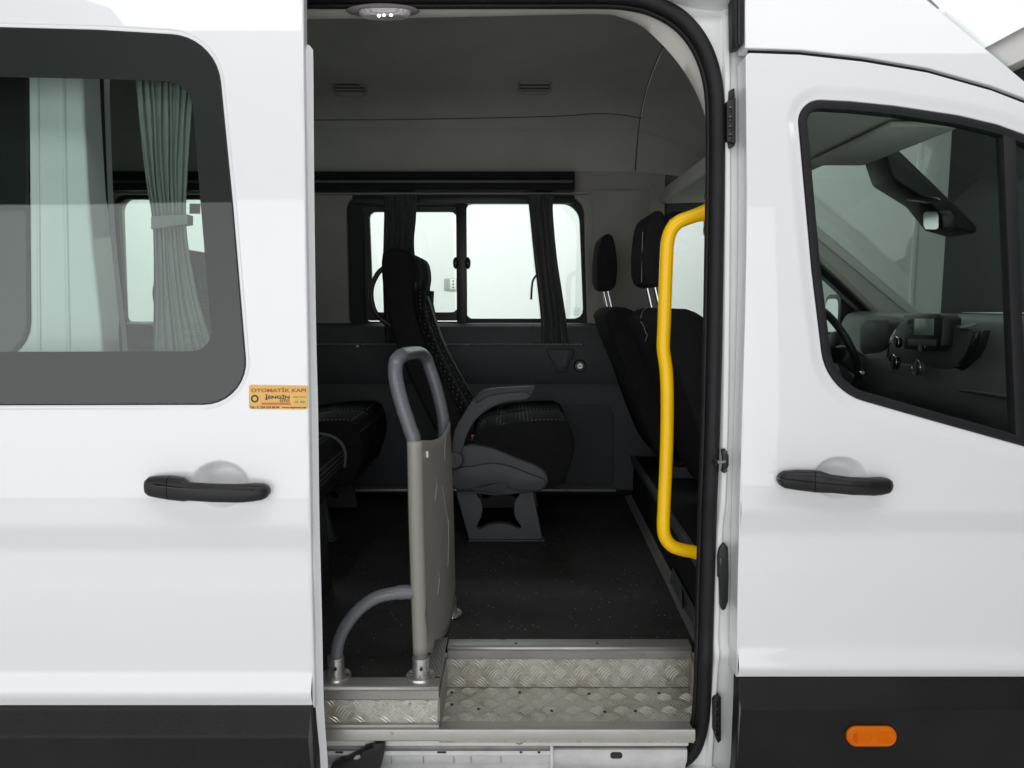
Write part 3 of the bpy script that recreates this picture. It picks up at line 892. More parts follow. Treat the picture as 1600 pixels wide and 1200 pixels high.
panel('door_cladding', [V2(qb - .004, .28), V2(1.64, .28), V2(1.64, ZK + .004), V2(qa + .004, ZK + .004), V2(qa - .003, ZK - .04), V2(qb, .42)], [], YS - .004, 'cladding', fd, thick=.035, r=.004, prof=clad_prof(ZK + .004), dz=.01)
ml_loop = rnd([(1324.5, 1137, 16), (1402.5, 1137, 16), (1402.5, 1168, 16), (1324.5, 1168, 16)], 8)
ym = YS - .004 + clad_prof(ZK + .004)(P(1363, 1152, 1.7).z) - .012
ml = MB()
Lq = [[Vector((P(p.x, p.y, ym).x, ym + d, P(p.x, p.y, ym).z)) for p in offset(ml_loop, o)] for o, d in ((0, .012), (0, .004), (-2, 0), (-5, -.001))]
ml.loft(Lq, True, True).build('marker_lamp', 'amber', fd, 35)

def mlp(u, v, d): q_ = P(u, v, ym); return Vector((q_.x, ym - d, q_.z))
lp = [p for p in offset(ml_loop, -7)]
MB().prism([mlp(p.x, p.y, .0015) for p in lp if p.x < 1365], (0, .002, 0)).build('lens_half', 'amber_dark', fd, 30)
for k in range(8):
    x = 1370 + 3.2*k
    MB().tube([mlp(x - 5, 1144.5, .0012), mlp(x + 3, 1160.5, .0012)], .0011, 6).build('lens_rib', 'amber', fd)
for k in range(9):
    x = 1336 + 3.2*k
    MB().tube([mlp(x + 4, 1145, .0018), mlp(x - 3, 1160, .0018)], .0007, 6).build('lens_rib', 'amber', fd)
n0 = [mlp(p.x, p.y, .0005) for p in offset(ml_loop, -4)]
MB().tube(n0, .0022, 8, True).build('lens_rim', 'amber', fd)
# ---- roof side above the cab door, roof, windscreen, cab shell
cs_px = [(1164, -330), (1164, 75), (1250, 78), (1350, 89), (1450, 106), (1550, 134), (1620, 160), (1690, 195), (1660, 175), (1600, 126), (1530, 67), (1450, 0), (1380, -56), (1300, -112), (1240, -150)]
cs = xz(rnd([(x, y, 0) for x, y in cs_px], 4, 40), YS)
for i, p in enumerate(cs):
    if p.x < .545 and p.y > 2.5: cs[i] = V2(.537, 2.6)
panel('cab_side', cs, [], YS, 'paint', van, thick=.05, r=.003)
MB().loft([[PS(x + 4, y - 4, YS + .014) for x, y in cs_px[1:8]], [PS(x + 4, y + 11, YS + .014) for x, y in cs_px[1:8]]], False, False).build('door_gap_seal', 'rubber', van)
roofline = [(-3.2, 2.60), (.2, 2.61), (.537, 2.60), (.75, 2.47), (.90, 2.345), (1.02, 2.235)]
loops = []
for t in range(9):
    u = t / 8; y = 1.85 + (3.65 - 1.85) * u; dz_ = .05 * (1 - (2*u - 1)**2)
    loops.append([Vector((x, y, z + dz_ - .004)) for x, z in roofline])
loops2 = [[p + Vector((0, 0, .02)) for p in L] for L in loops]
rf = MB()
rf.loft(loops2, False, False); rf.loft(loops, False, False)
rf.build('roof', 'paint', van, 50)
wl = []
WS0, WS1 = (1.02, 2.235), (1.98, 1.455)
ws = MB()
A_ = []; B_ = []
for t in range(9):
    u = t / 8; y = 1.82 + 1.86 * u; bow = .10 * (1 - (2*u - 1)**2)
    A_.append(Vector((WS0[0] + bow * .6, y, WS0[1] + .02 * (1 - (2*u-1)**2)))); B_.append(Vector((WS1[0] + bow, y, WS1[1])))
ws.loft([A_, [p.lerp(q, .5) + Vector((.02, 0, .015)) for p, q in zip(A_, B_)], B_], False, False)
th = Vector((-.003, 0, -.004))
ws.loft([[p + th for p in A_], [p.lerp(q, .5) + Vector((.02, 0, .015)) + th for p, q in zip(A_, B_)], [p + th for p in B_]], False, False)
ws.build('windscreen', 'glass_clear', van, 60)
# far A-pillar (grey inside trim) and near one
for yy, nm in ((3.58, 'windscreen_pillar'),):
    MB().prism([(1.02, yy, 2.16), (1.08, yy, 2.22), (2.02, yy, 1.475), (1.98, yy, 1.40), (1.88, yy, 1.40), (1.60, yy, 1.66)], (0, .10, 0)).build(nm, 'trim_light', van, 40, .015, 3)
MB().prism([(1.07, 3.572, 2.213), (2.01, 3.572, 1.468), (1.975, 3.572, 1.45), (1.05, 3.572, 2.178)], (0, .004, 0)).build('pillar_highlight', 'highlight_pale', van, 30, .001)  # paler strip, painting the highlight along the pillar's windscreen edge
MB().box(1.64, 2.5, 1.735, 1.78, .34, 1.42).build('front_wing', 'paint', van, 30, .01)
MB().box(1.66, 2.45, 1.79, 3.70, .95, 1.40).build('engine_bay', 'cladding', van, 30, .02)

# ---- floor, step well and sill (all aluminium trims)
ZF = .580
ft = MB()
xs_l = Pz(680, 1077, ZF).x
YR = 2.005            # riser at the back of the step well
YE = 1.785            # front edge of the floor left of the well
XWL, XWR = -.185, .505
flo = MB()
flo.box(-3.1, XWL - .035, YE + .03, 3.76, ZF - .03, ZF)
flo.box(XWL - .035, .80, YR + .03, 3.76, ZF - .03, ZF)
fl_o = flo.build('cabin_floor', 'vinyl', van, 30)
stp = MB().box(XWL, XWR, 1.84, YR + .004, .44, .460).box(XWL, .463, 1.77, 1.84, .44, .460).build('step', 'plate', van, 30)
MB().box(XWL - .001, XWR + .001, YR - .001, YR + .006, .462, ZF - .034).build('riser_plate', 'plate', stp, 30)
MB().box(-1.2, XWL - .004, YE - .001, YE + .006, .485, ZF - .032).build('riser_plate', 'plate', stp, 30)
MB().box(XWL - .006, XWL, YE + .004, YR, .462, ZF - .03).build('well_side', 'alloy', stp, 30)
# right side of the well, widening towards the front
MB().prism([(XWR, YR, .462), (XWR, YR, ZF - .01), (XWR - .024, 1.81, ZF - .03), (XWR - .024, 1.81, .462)], (.006, 0, 0)).build('well_side', 'plate', stp, 30)
def nosing(name, x0, x1, y, z, depth=.045, drop=.034):
    prof_ = [(y + depth, z + .004), (y + .004, z + .005), (y - .004, z + .003), (y - .006, z - .004), (y - .004, z - .007), (y - .001, z - .008), (y - .001, z - drop), (y + .004, z - drop), (y + .004, z - .001), (y + depth, z - .001)]
    return MB().loft([[Vector((x0, a_, b_)) for a_, b_ in prof_], [Vector((x1, a_, b_)) for a_, b_ in prof_]], True, True).build(name, 'alloy', stp, 35, .0008, 1)
nosing('step_nosing', XWL + .002, XWR + .004, YR, ZF)
nosing('step_nosing', -1.2, XWL - .001, YE, ZF)
# ribbed tread strip on the left side of the well
MB().box(XWL - .044, XWL - .002, YE + .04, YR + .05, ZF + .001, ZF + .006).build('ribbed_strip', 'rubber', stp, 30)
rb = MB()
for k in range(11):
    x = XWL - .042 + .0038*k
    rb.box(x, x + .002, YE + .045, YR + .048, ZF + .006, ZF + .0075)
tag(rb.build('strip_ribs', 'alloy_dull', stp, 30), kind='stuff')
# sill lip
prof_ = [(1.83, .4625), (1.775, .468), (1.772, .478), (1.764, .479), (1.762, .474), (1.760, .452), (1.766, .450), (1.77, .46), (1.83, .4600)]
MB().loft([[Vector((x, a_, b_)) for a_, b_ in prof_] for x in (-1.2, .463)], True, True).build('sill_nosing', 'alloy', stp, 35)
MB().box(-1.2, XWL, 1.772, YE + .01, .462, .486).build('sill_ledge', 'alloy', stp, 30, .002)
# white body sill below
def sprof(L): return [(Y_, P(600, v, Y_).z) for Y_, v in L]
sill_prof = sprof([(1.82, 1157), (1.785, 1158), (1.783, 1165), (1.80, 1166), (1.812, 1167.5), (1.812, 1172), (1.79, 1173.5), (1.788, 1180), (1.80, 1181), (1.806, 1195), (1.80, 1205), (1.84, 1235)])
si = MB().loft([[Vector((x, a_, b_)) for a_, b_ in sill_prof] for x in (-1.2, .10)], False, False).loft([[Vector((x, a_, b_)) for a_, b_ in sill_prof[:4]] for x in (.10, .452)], False, False).build('body_sill', 'paint_sill', van, 35)
sill_prof2 = sprof([(1.815, 1166.5), (1.800, 1168.5), (1.794, 1172), (1.793, 1180), (1.795, 1190), (1.806, 1194), (1.812, 1205), (1.84, 1235)])
MB().loft([[Vector((x, a_, b_)) for a_, b_ in sill_prof2] for x in (.104, .452)], False, False).build('sill_end', 'paint_sill', si, 50)
MB().box(.098, .106, 1.782, 1.82, P(0, 1200, 1.80).z, P(0, 1158, 1.80).z).build('sill_rib', 'paint_sill', si, 30, .002)
def slot(px, py, w, h, Y):
    L = rnd([(px-w, py-h, h*.9), (px+w, py-h, h*.9), (px+w, py+h, h*.9), (px-w, py+h, h*.9)], 5)
    return MB().prism([P(p.x, p.y, Y) for p in L], (0, .004, 0)).build('drain_slot', 'label_black', si, 30)
slot(963, 1180.5, 9.5, 5, 1.7925)
slot(538, 1187, 6, 3.5, 1.800)
for px_, w_ in ((530, 6), (690, 7), (814, 2), (842, 2)): slot(px_, 1176, w_, 1.1, 1.787)
for px_ in (610, 660, 708, 735, 782):
    q = P(px_, 1184, 1.783); MB().box(q.x - .0010, q.x + .0010, 1.7985, 1.81, P(0, 1192, 1.80).z, P(0, 1182, 1.80).z).build('sill_joint', 'alloy_dull', si, 30)
ru = plate_px('rust_spot', [(804, 1158), (818, 1158), (817, 1162), (812, 1164), (806, 1162)], 1.7825, .002, 'rust', si, 0, False)
# rocker under the opening (dark)
MB().box(-1.2, .43, 1.812, 1.86, .20, P(0, 1199, 1.82).z).build('rocker', 'cladding', van, 30, .01)

# raised bars of the tread plate
def bars(mb, o, U, Vv, N, Lu, Lv, pitch):
    """rows of five-bar groups, each row turned against the next, clipped to the plate"""
    L = pitch * .33; nv = int(Lv / pitch) + 3; nu = int(Lu / pitch) + 2
    for j in range(-(nv // 2), nv // 2 + 1):
        ang = radians(50) if j % 2 == 0 else radians(-42)
        for i in range(-1, nu):
            cu = (i + (.5 if j % 2 else 0)) * pitch; cv = Lv / 2 + j * pitch * .52
            for k in range(-2, 3):
                dx, dy = cos(ang), sin(ang); ex, ey = -dy, dx
                u0 = cu + ex * k * pitch * .118; v0 = cv + ey * k * pitch * .118
                if not (.002 < u0 < Lu - .002 and .002 < v0 < Lv - .002): continue
                Lk = L * (1 - .10 * abs(k)) * random.uniform(.92, 1.05); w = pitch * .021; h = .0017; bend = .05 * pitch
                vs_ = []
                for t in (-1, -.5, 0, .5, 1):
                    pu = u0 + dx * t * Lk + ex * bend * (1 - t*t); pv = v0 + dy * t * Lk + ey * bend * (1 - t*t)
                    ww = w * (1 - t*t) + .0002
                    for s_, hh in ((-1, 0), (0, h), (1, 0)):
                        a_ = min(Lu - .001, max(.001, pu + ex * ww * s_)); b_ = min(Lv - .001, max(.001, pv + ey * ww * s_))
                        vs_.append(o + U * a_ + Vv * b_ + N * (hh * min(1, ww / w + .2)))
                mb.add(vs_, [(q*3+s_, q*3+s_+1, q*3+3+s_+1, q*3+3+s_) for q in range(4) for s_ in range(2)])
PI_ = .064
b1 = MB(); bars(b1, Vector((XWL, YR - .0011, .4625)), Vector((1, 0, 0)), Vector((0, 0, 1)), Vector((0, -1, 0)), XWR - XWL, .084, PI_)
tag(b1.build('tread_bars', 'plate_bars', stp, 15), kind='stuff')
b2 = MB(); bars(b2, Vector((XWL, 1.832, .4601)), Vector((1, 0, 0)), Vector((0, 1, 0)), Vector((0, 0, 1)), XWR - XWL, YR - 1.834, PI_)
tag(b2.build('tread_bars', 'plate_bars_worn', stp, 15), kind='stuff')
b3 = MB(); bars(b3, Vector((-.62, YE - .0011, .486)), Vector((1, 0, 0)), Vector((0, 0, 1)), Vector((0, -1, 0)), .62 + XWL - .006, .060, PI_)
tag(b3.build('tread_bars', 'plate_bars', stp, 15), kind='stuff')
# screws
for px_, py_ in ((706, 1081), (706, 1100), (748, 1107), (708, 1130), (812, 1081), (829, 1131), (920, 1083), (862, 1110), (945, 1111), (993, 1110), (1030, 1082), (960, 1132), (1056, 1132)):
    q = Pz(px_, py_, .4625)
    MB().disc((q.x, q.y, .4602), (0, 0, 1), .0045, .0018, 10).build('screw', 'label_black', stp)
for px_, py_ in ((716, 1044), (866, 1045), (1039, 1040), (870, 1021), (925, 1021)):
    q = P(px_, py_, YR - .002); MB().disc(q, (0, -1, 0), .003, .0015, 10).build('screw', 'alloy_dull', stp)
for px_, py_ in ((640, 1101), (612, 1147)):
    q = P(px_, py_, YE - .002 if py_ < 1120 else 1.7605); MB().disc(q, (0, -1, 0), .004, .0015, 10).build('screw', 'alloy_dull', stp)
for px_ in (806, 933):
    q = Pz(px_, 1006, ZF + .004); MB().box(q.x - .004, q.x + .004, q.y - .003, q.y + .003, ZF + .003, ZF + .006).build('screw', 'label_black', stp)

# ================================================================== CABIN INTERIOR
YW = 3.62            # far wall face
# upper far wall with two window openings
w1 = [V2(P(p.x, p.y, YW).x, P(p.x, p.y, YW).z) for p in rnd([(541, 306, 22), (912, 306, 30), (918, 519, 18), (546, 512, 16)], 7, 60)]
w2 = [V2(P(p.x, p.y, YW).x, P(p.x, p.y, YW).z) for p in rnd([(172, 304, 22), (486, 304, 22), (490, 516, 18), (180, 516, 18)], 7, 60)]
zt = P(800, 268, YW).z; zb = P(800, 500, YW).z - .04
uw = panel('side_wall', [V2(-3.1, zb), V2(.735, zb), V2(.735, zt + .1), V2(-3.1, zt + .1)], [w1, w2], YW, 'trim_grey', van, thick=.12, r=.01, prof=None, dz=.05)
MB().box(-3.2, .735, YW + .14, YW + .15, .34, P(0, 520, YW).z - .0).build('outer_skin', 'paint', van, 30)
# lower dark trim
zl_ = P(800, 506, 3.60).z
lt = MB()
lt.loft([[Vector((x, y_, z_)) for y_, z_ in ((3.72, ZF - .02), (3.60, ZF + .05), (3.585, .95), (3.575, 1.12), (3.59, 1.16), (3.575, 1.20), (3.57, 1.36), (3.585, 1.44), (3.60, zl_), (3.66, zl_ + .01))] for x in (-3.1, -1.0, .10, .11, .60, .735)], False, False)
lo = lt.build('lower_trim', 'trim_dark', van, 30)
# door-pocket style raised field with a rounded corner
fld = rnd([(-.9, .66, .02), (.50, .66, .02), (.50, 1.10, .10), (-.9, 1.10, .02)], 8)
MB().prism([(p.x, 3.5785, p.y) for p in fld], (0, .03, 0)).build('trim_field', 'trim_dark', lo, 35, .006)
MB().box(.097, .100, 3.560, 3.60, 1.11, zl_ - .005).build('trim_joint', 'label_black', lo, 30)
# metal kick strip at the floor
MB().box(-3.0, P(962, 766, 3.58).x, 3.567, 3.60, P(900, 768.5, 3.567).z, P(900, 764.5, 3.567).z).build('kick_strip', 'alloy', lo, 30, .001)
# coat hook and round cap
hk = MB()
def hook_pt(x, y, d): return P(x, y, 3.565 - d)
hk.loft([[hook_pt(x, y, d) for x, y in ((854, 546), (897, 545), (896, 556), (889, 566), (886, 580), (870, 581), (866, 568), (858, 557))] for d in (0, .022, .03)], True, True)
hko = hk.build('coat_hook', 'trim_dark', lo, 35, .004)
MB().prism([P(x, y, 3.533) for x, y in ((868, 548), (890, 548), (882, 573), (874, 573))], (0, -.003, 0)).build('hook_recess', 'label_black', lo, 30)
q = P(906, 571.5, 3.57)
MB().disc(q, (0, -1, 0), .030, .012, 24, .024).build('round_cap', 'gloss_black', lo)
MB().disc((q.x, q.y - .0115, q.z), (0, -1, 0), .013, .003, 18).build('cap_button', 'steel', lo)
MB().box(q.x - .009, q.x + .009, q.y - .0155, q.y - .0140, q.z - .002, q.z + .002).build('cap_slot', 'label_black', lo)
# left lower wall screw
q = P(559, 541, 3.56); MB().disc(q, (0, -1, 0), .006, .004, 10).build('screw', 'steel', lo)

# far window 1: rubber frame, sliding pane with inner frame, fixed pane
def fr(name, outer_px, inner_px, Ya, dep, m, parent, bevel=.004):
    n = 96
    A = resample([V2(P(p.x, p.y, Ya).x, P(p.x, p.y, Ya).z) for p in outer_px], n, (P(outer_px[0].x, outer_px[0].y, Ya).x, P(outer_px[0].x, outer_px[0].y, Ya).z))
    B = resample([V2(P(p.x, p.y, Ya).x, P(p.x, p.y, Ya).z) for p in inner_px], n, (P(inner_px[0].x, inner_px[0].y, Ya).x, P(inner_px[0].x, inner_px[0].y, Ya).z))
    g = lambda L, d: [Vector((p.x, Ya + d, p.y)) for p in L]
    mb = MB(); mb.loft([g(A, 0), g(B, 0), g(B, dep), g(A, dep), g(A, 0)], True, False)
    return mb.build(name, m, parent, 40)
def R4(x0, y0, x1, y1, r): return rnd([(x0, y0, r), (x1, y0, r), (x1, y1, r), (x0, y1, r)], 7)
fr('window_frame', rnd([(536, 303, 22), (726, 303, 2), (726, 522, 2), (542, 516, 16)], 7), rnd([(566, 322, 8), (718, 322, 4), (718, 503, 4), (570, 503, 8)], 7), 3.635, .03, 'rubber', uw)
fr('window_frame', rnd([(724, 303, 2), (917, 303, 30), (922, 523, 18), (724, 523, 2)], 7), rnd([(728, 318, 8), (905, 318, 28), (912, 498, 14), (729, 498, 8)], 7), 3.640, .03, 'rubber', uw)
fr('sliding_pane_frame', R4(568, 323, 722, 501, 8), rnd([(577, 331, 9), (713, 331, 9), (715, 488, 9), (583, 488, 9)], 7), 3.655, .02, 'black_plastic', uw)
MB().box(P(713, 400, 3.63).x, P(729, 400, 3.63).x, 3.630, 3.66, P(0, 505, 3.63).z, P(0, 318, 3.63).z).build('window_divider', 'black_plastic', uw, 30, .003)
MB().box(P(545, 0, 3.63).x, P(915, 0, 3.63).x, 3.60, 3.64, P(0, 520, 3.60).z, P(0, 506, 3.60).z).build('window_ledge', 'black_plastic', uw, 30, .004)
MB().box(P(545, 0, 3.63).x, P(900, 0, 3.63).x, 3.605, 3.64, P(0, 318, 3.605).z, P(0, 305, 3.605).z).build('curtain_track', 'black_plastic', uw, 30, .004)
for px_ in (712, 731):
    c_ = P(px_, 411, 3.615); MB().ellipsoid(c_, .014, .016, .029, 14, 8).build('pane_latch', 'gloss_black', uw)
def flat_glass(name, loop_px, Ya, m, parent):
    L = [V2(P(p.x, p.y, Ya).x, P(p.x, p.y, Ya).z) for p in loop_px]
    return glass_pane(name, L, lambda x, z: Ya, m, parent, .004, 5)
flat_glass('window_glass', R4(570, 326, 720, 498, 6), 3.664, 'glass_clear', uw)
flat_glass('window_glass', rnd([(726, 314, 6), (912, 314, 28), (916, 504, 14), (726, 504, 6)], 6), 3.658, 'glass_clear', uw)
fr('window_frame', rnd([(168, 302, 22), (490, 302, 22), (494, 522, 18), (174, 522, 18)], 7), rnd([(184, 311, 16), (480, 311, 16), (484, 509, 18), (196, 509, 18)], 7), 3.640, .03, 'rubber', uw)
flat_glass('window_glass', R4(178, 306, 486, 514, 6), 3.664, 'glass_clear', uw)
# glass mark on the fixed pane and little sticker on the rear one
mk = MB(); gp = lambda u, v: tuple(P(u, v, 3.6565))
ell(mk, 901, 483, 5, 2.2, .6, gp, 18); put_text(mk, 'TEMPERED', 895, 908, 488.5, 486.5, gp); put_text(mk, '43R', 896, 905, 493, 490, gp)
mk.build('window_mark', 'glass_print_light', uw)
MB().prism([P(x, y, 3.662) for x, y in ((296, 318), (313, 318), (313, 334), (296, 334))], (0, .0008, 0)).build('window_sticker', 'glass_print', uw)
# silver bottom curtain rod
MB().tube([P(x, 538, 3.55) for x in (180, 500, 700, 905)], .004, 8).build('curtain_rod', 'steel', uw)
MB().ellipsoid(P(908, 538, 3.55), .008, .008, .008, 10, 6).build('rod_end', 'steel', uw)
# black and silver luggage rail
rp = [(3.62, 268), (3.50, 268), (3.495, 279), (3.505, 280), (3.505, 281), (3.49, 281.5), (3.49, 286), (3.505, 286.5), (3.505, 287), (3.495, 288), (3.50, 297), (3.62, 297)]
def rail_pts(x): return [Vector((x, y_, P(800, v, 3.50).z)) for y_, v in rp]
xe = P(898, 280, 3.5).x
rl = MB().loft([rail_pts(-3.0), rail_pts(xe)], True, True).build('luggage_rail', 'rail_black', van, 30)
MB().box(-3.0, xe - .01, 3.485, 3.492, P(0, 286, 3.49).z, P(0, 281.5, 3.49).z).build('rail_trim', 'seat_grey', rl, 30, .0008)
MB().box(-3.0, .36, 3.58, 3.60, P(0, 303, 3.58).z, P(0, 299, 3.58).z).build('lower_rail', 'trim_grey', rl, 30, .001)

# headliner cove over the far wall, seam beads, air vents
cove = [(3.615, zt + .0), (3.60, 2.24), (3.57, 2.31), (3.55, 2.345), (3.535, 2.36), (3.50, 2.40), (3.42, 2.455), (3.30, 2.50), (3.10, 2.535), (2.80, 2.55), (2.4, 2.55), (2.0, 2.52), (1.90, 2.48), (1.885, 2.30)]
cv = cat([Vector((0, a_, b_)) for a_, b_ in cove], 5)
xsH = [-3.1, -2.2, -1.2, -.4, .2, .45, .585]
hl = MB().loft([[Vector((x, p.y, p.z)) for p in cv] for x in xsH], False, False).build('headliner', 'headliner', van, 70)
xsH2 = [.592, .75, .95, 1.06]
def cab_dz(x): return -.26 * max(0, (x - .60) / .45)**1.3
MB().loft([[Vector((x, p.y, p.z + cab_dz(x) * min(1, max(0, (p.z - 2.1) / .3)) )) for p in cv] for x in xsH2], False, False).build('cab_headliner', 'headliner', van, 70)
MB().tube([Vector((.5885, p.y + .004, p.z + .004)) for p in cv], .0045, 8).build('headliner_seam', 'trim_dark', hl)
seam = [(490, 187.5), (600, 187), (700, 185.5), (800, 183.5), (880, 181), (935, 177.5), (975, 180), (1008, 186)]
def on_cove(px, py):
    best = None
    d = ray(px, py)
    for a_, b_ in zip(cv, cv[1:]):
        # intersect in the y-z plane
        m_ = d.z / d.y
        f0 = CAM.z + m_ * a_.y - a_.z; f1 = CAM.z + m_ * b_.y - b_.z
        if f0 * f1 <= 0 and f0 != f1:
            t = f0 / (f0 - f1); y = a_.y + (b_.y - a_.y) * t
            return P(px, py, y), (b_ - a_).normalized()
    return P(px, py, 3.5), Vector((0, 0, 1))
MB().tube([on_cove(x, y)[0] + Vector((0, .0015, .0015)) for x, y in cat([(*q_, 0) for q_ in seam], 4) for _ in (0,)] if False else [on_cove(p.x, p.y)[0] for p in cat([(*q_, 0) for q_ in seam], 4)], .0022, 8).build('headliner_seam', 'trim_dark', hl)
def vent(cx, cy, w, h):
    c_, t_ = on_cove(cx, cy)
    u = Vector((1, 0, 0)); v_ = t_ if t_.z > 0 else -t_; n_ = u.cross(v_).normalized()
    if n_.y > 0: n_ = -n_
    sc = c_.y / F * 1.0
    def proj(p):
        d = p - CAM; dep = d.y * cos(PITCH) - d.z * sin(PITCH)
        return 600 - F * (d.y * sin(PITCH) + d.z * cos(PITCH)) / dep
    W = w * sc; H = h / max(60, abs(proj(c_ + v_ * .01) - proj(c_)) * 100)
    def pt(a_, b_, d): return c_ + u * a_ + v_ * b_ + n_ * d
    outl = rnd([(-W, -H, H*.75), (W, -H, H*.75), (W, H, H*.75), (-W, H, H*.75)], 6)
    mb = MB()
    inn_ = offset(outl, -H*.22)
    mb.loft([[pt(p.x, p.y, -.004) for p in outl], [pt(p.x, p.y, .006) for p in offset(outl, -.002)], [pt(p.x, p.y, .006) for p in offset(inn_, .002)], [pt(p.x, p.y, .001) for p in inn_]], True, False)
    vo = mb.build('air_vent', 'trim_grey', hl, 40)
    mb = MB().loft([[pt(p.x, p.y, .0008) for p in inn_], [pt(p.x, p.y, -.003) for p in inn_]], True, True).build('vent_backing', 'label_black', hl, 30)
    for k in range(3):
        b_ = -H*.42 + H*.42*k
        L = [pt(a_, b_ + bb, dd) for a_ in (-W*.82, W*.82) for bb, dd in ((-H*.07, .001), (H*.07, .001), (H*.07, .005), (-H*.07, .005))]
        MB().loft([L[:4], L[4:]], True, True).build('vent_slat', 'trim_grey', hl, 30)
vent(546, 139, 27, 12); vent(835, 134.5, 27, 12)
# side liner between the headliner and cab (bulge behind the rail end), rear wall, near inner wall
MB().box(-3.12, -3.1, 1.86, 3.76, ZF - .1, 2.58).build('rear_wall', 'trim_grey', van, 30)
MB().box(-3.1, -1.05, 1.87, 1.89, ZF, 1.40).build('near_side_trim', 'trim_dark', van, 30, .005)

# far B-pillar trim (between the window and the driver's door)
pt_ = MB()
pil = [(925, 3.612), (935, 3.59), (960, 3.565), (985, 3.57), (1000, 3.585), (1015, 3.612)]
pt_.loft([[P(x, y, yy) for x, yy in pil] for y in (298, 330, 400, 470, 520)], False, False)
pt_.build('pillar_trim', 'trim_grey', van, 60)
# far front door: inside trim and window
fdw = rnd([(.745, 1.985, .05), (1.16, 1.965, .08), (1.50, 1.72, .0), (1.78, 1.475, .03), (1.77, 1.40, .03), (.72, 1.36, .05)], 7, .1)
fdo = [V2(.738, ZF), V2(1.95, ZF), V2(1.95, 1.36), V2(1.90, 1.47), V2(1.05, 2.15), V2(.738, 2.2)]
far = panel('driver_door', fdo, [fdw], 3.66, 'trim_dark', van, thick=.08, r=.01, prof=None, dz=.1)
glass_pane('window_glass', offset(fdw, .01), lambda x, z: 3.70, 'glass_clear', far, .004, 5)
g_ = lambda L, d: [Vector((p.x, 3.655 + d, p.y)) for p in L]
MB().loft([g_(offset(fdw, .012), 0), g_(offset(fdw, -.014), -.006), g_(offset(fdw, -.018), .03), g_(offset(fdw, .012), .03), g_(offset(fdw, .012), 0)], True, False).build('window_seal', 'rubber', far, 45)
# far wing mirror
mi = MB().loft([[Vector((x, 3.80 + yy, z)) for yy, z in [(p.x, p.y) for p in rnd([(0, 1.32, .04), (.20, 1.32, .05), (.20, 1.60, .06), (0, 1.60, .05)], 5)]] for x in (1.68, 1.73, 1.78)], True, True).build('wing_mirror', 'black_plastic', van, 40, .01)
MB().loft([[Vector((x, 3.82 + yy, z)) for yy, z in [(p.x, p.y) for p in rnd([(0, 1.345, .03), (.16, 1.345, .04), (.16, 1.575, .05), (0, 1.575, .04)], 5)]] for x in (1.677, 1.6785)], True, True).build('mirror_glass', 'chrome', mi, 40)

# ---- cab: front plinth, dashboard, wheel, overhead console
pn0 = Pz(1084, 1000, ZF); pf0 = Pz(979, 780, ZF)
dirp = (pf0 - pn0); pn = pn0 - dirp * .04; pf = pf0 + dirp * .06
ZP = .80
pl = MB().prism([(pn.x + .03, pn.y, ZF - .06), (pn.x + .03, pn.y, ZP), (1.5, pn.y, ZP), (1.5, pn.y, ZF - .06)], (pf.x - pn.x, pf.y - pn.y, 0)).build('cab_plinth', 'carpet', van, 30, .004)
MB().prism([(pn.x - .004, pn.y, ZF + .001), (pn.x + .028, pn.y, ZF + .001), (pn.x + .030, pn.y, ZF + .012), (pn.x + .024, pn.y, ZF + .012), (pn.x + .018, pn.y, ZF + .005), (pn.x - .004, pn.y, ZF + .004)], (pf.x - pn.x, pf.y - pn.y, 0)).build('floor_strip', 'strip_dull', pl, 30)
MB().prism([(pn.x + .020, pn.y, ZP - .035), (pn.x + .034, pn.y, ZP - .035), (pn.x + .034, pn.y, ZP + .006), (pn.x + .014, pn.y, ZP + .006)], (pf.x - pn.x, pf.y - pn.y, 0)).build('ledge_strip', 'seat_grey', pl, 30, .002)
# folded bracket on the plinth face near the door
bx_ = lambda x, y, d=0: Px(x, y, pn.x + .024 + d)
br = MB().prism([bx_(1045, 918), bx_(1050, 888), bx_(1086, 954), bx_(1086, 1000), bx_(1078, 996)], (.004, 0, 0)).build('seat_bracket', 'seat_grey', pl, 30)
for L in (((1048, 924), (1060, 922), (1062, 950), (1054, 940)), ((1066, 956), (1080, 955), (1083, 990), (1074, 975))):
    MB().prism([bx_(x, y, -.0015) for x, y in L], (.001, 0, 0)).build('bracket_recess', 'trim_dark', pl, 30)
    MB().prism([bx_(L[1][0] + .5, L[1][1] - 3, -.003), bx_(L[1][0] + 4, L[1][1] - 2, -.012), bx_(L[2][0] + 3, L[2][1], -.012), bx_(L[2][0], L[2][1] + 2, -.003)], (.002, 0, 0)).build('bracket_fin', 'seat_grey', pl, 30)
for px_, py_ in ((1052, 908), (1072, 942)):
    MB().disc(bx_(px_, py_, -.003), (1, 0, 0), .006, .003, 10).build('bracket_hole', 'label_black', pl)

XD = 1.52
dprof = [(1.60, .85), (1.50, .95), (1.50, 1.12), (1.46, 1.20), (1.475, 1.30), (1.52, 1.40), (1.55, 1.475), (1.58, 1.505), (1.66, 1.513), (1.80, 1.50), (1.96, 1.462), (2.0, 1.43), (2.0, .85)]
dpc = cat([Vector((a_, 0, b_)) for a_, b_ in dprof[1:-2]], 3)
dpc = [Vector((1.60, 0, .85))] + dpc + [Vector((2.0, 0, 1.43)), Vector((2.0, 0, .85))]
dsh = MB().loft([[Vector((p.x + dx, y, p.z + dz_)) for p in dpc] for y, dx, dz_ in ((1.84, .12, -.03), (1.95, .05, -.008), (2.15, .02, 0), (2.5, 0, 0), (2.95, 0, 0), (3.3, .02, 0), (3.60, .06, 0))], True, True).build('dashboard', 'dash', van, 50)
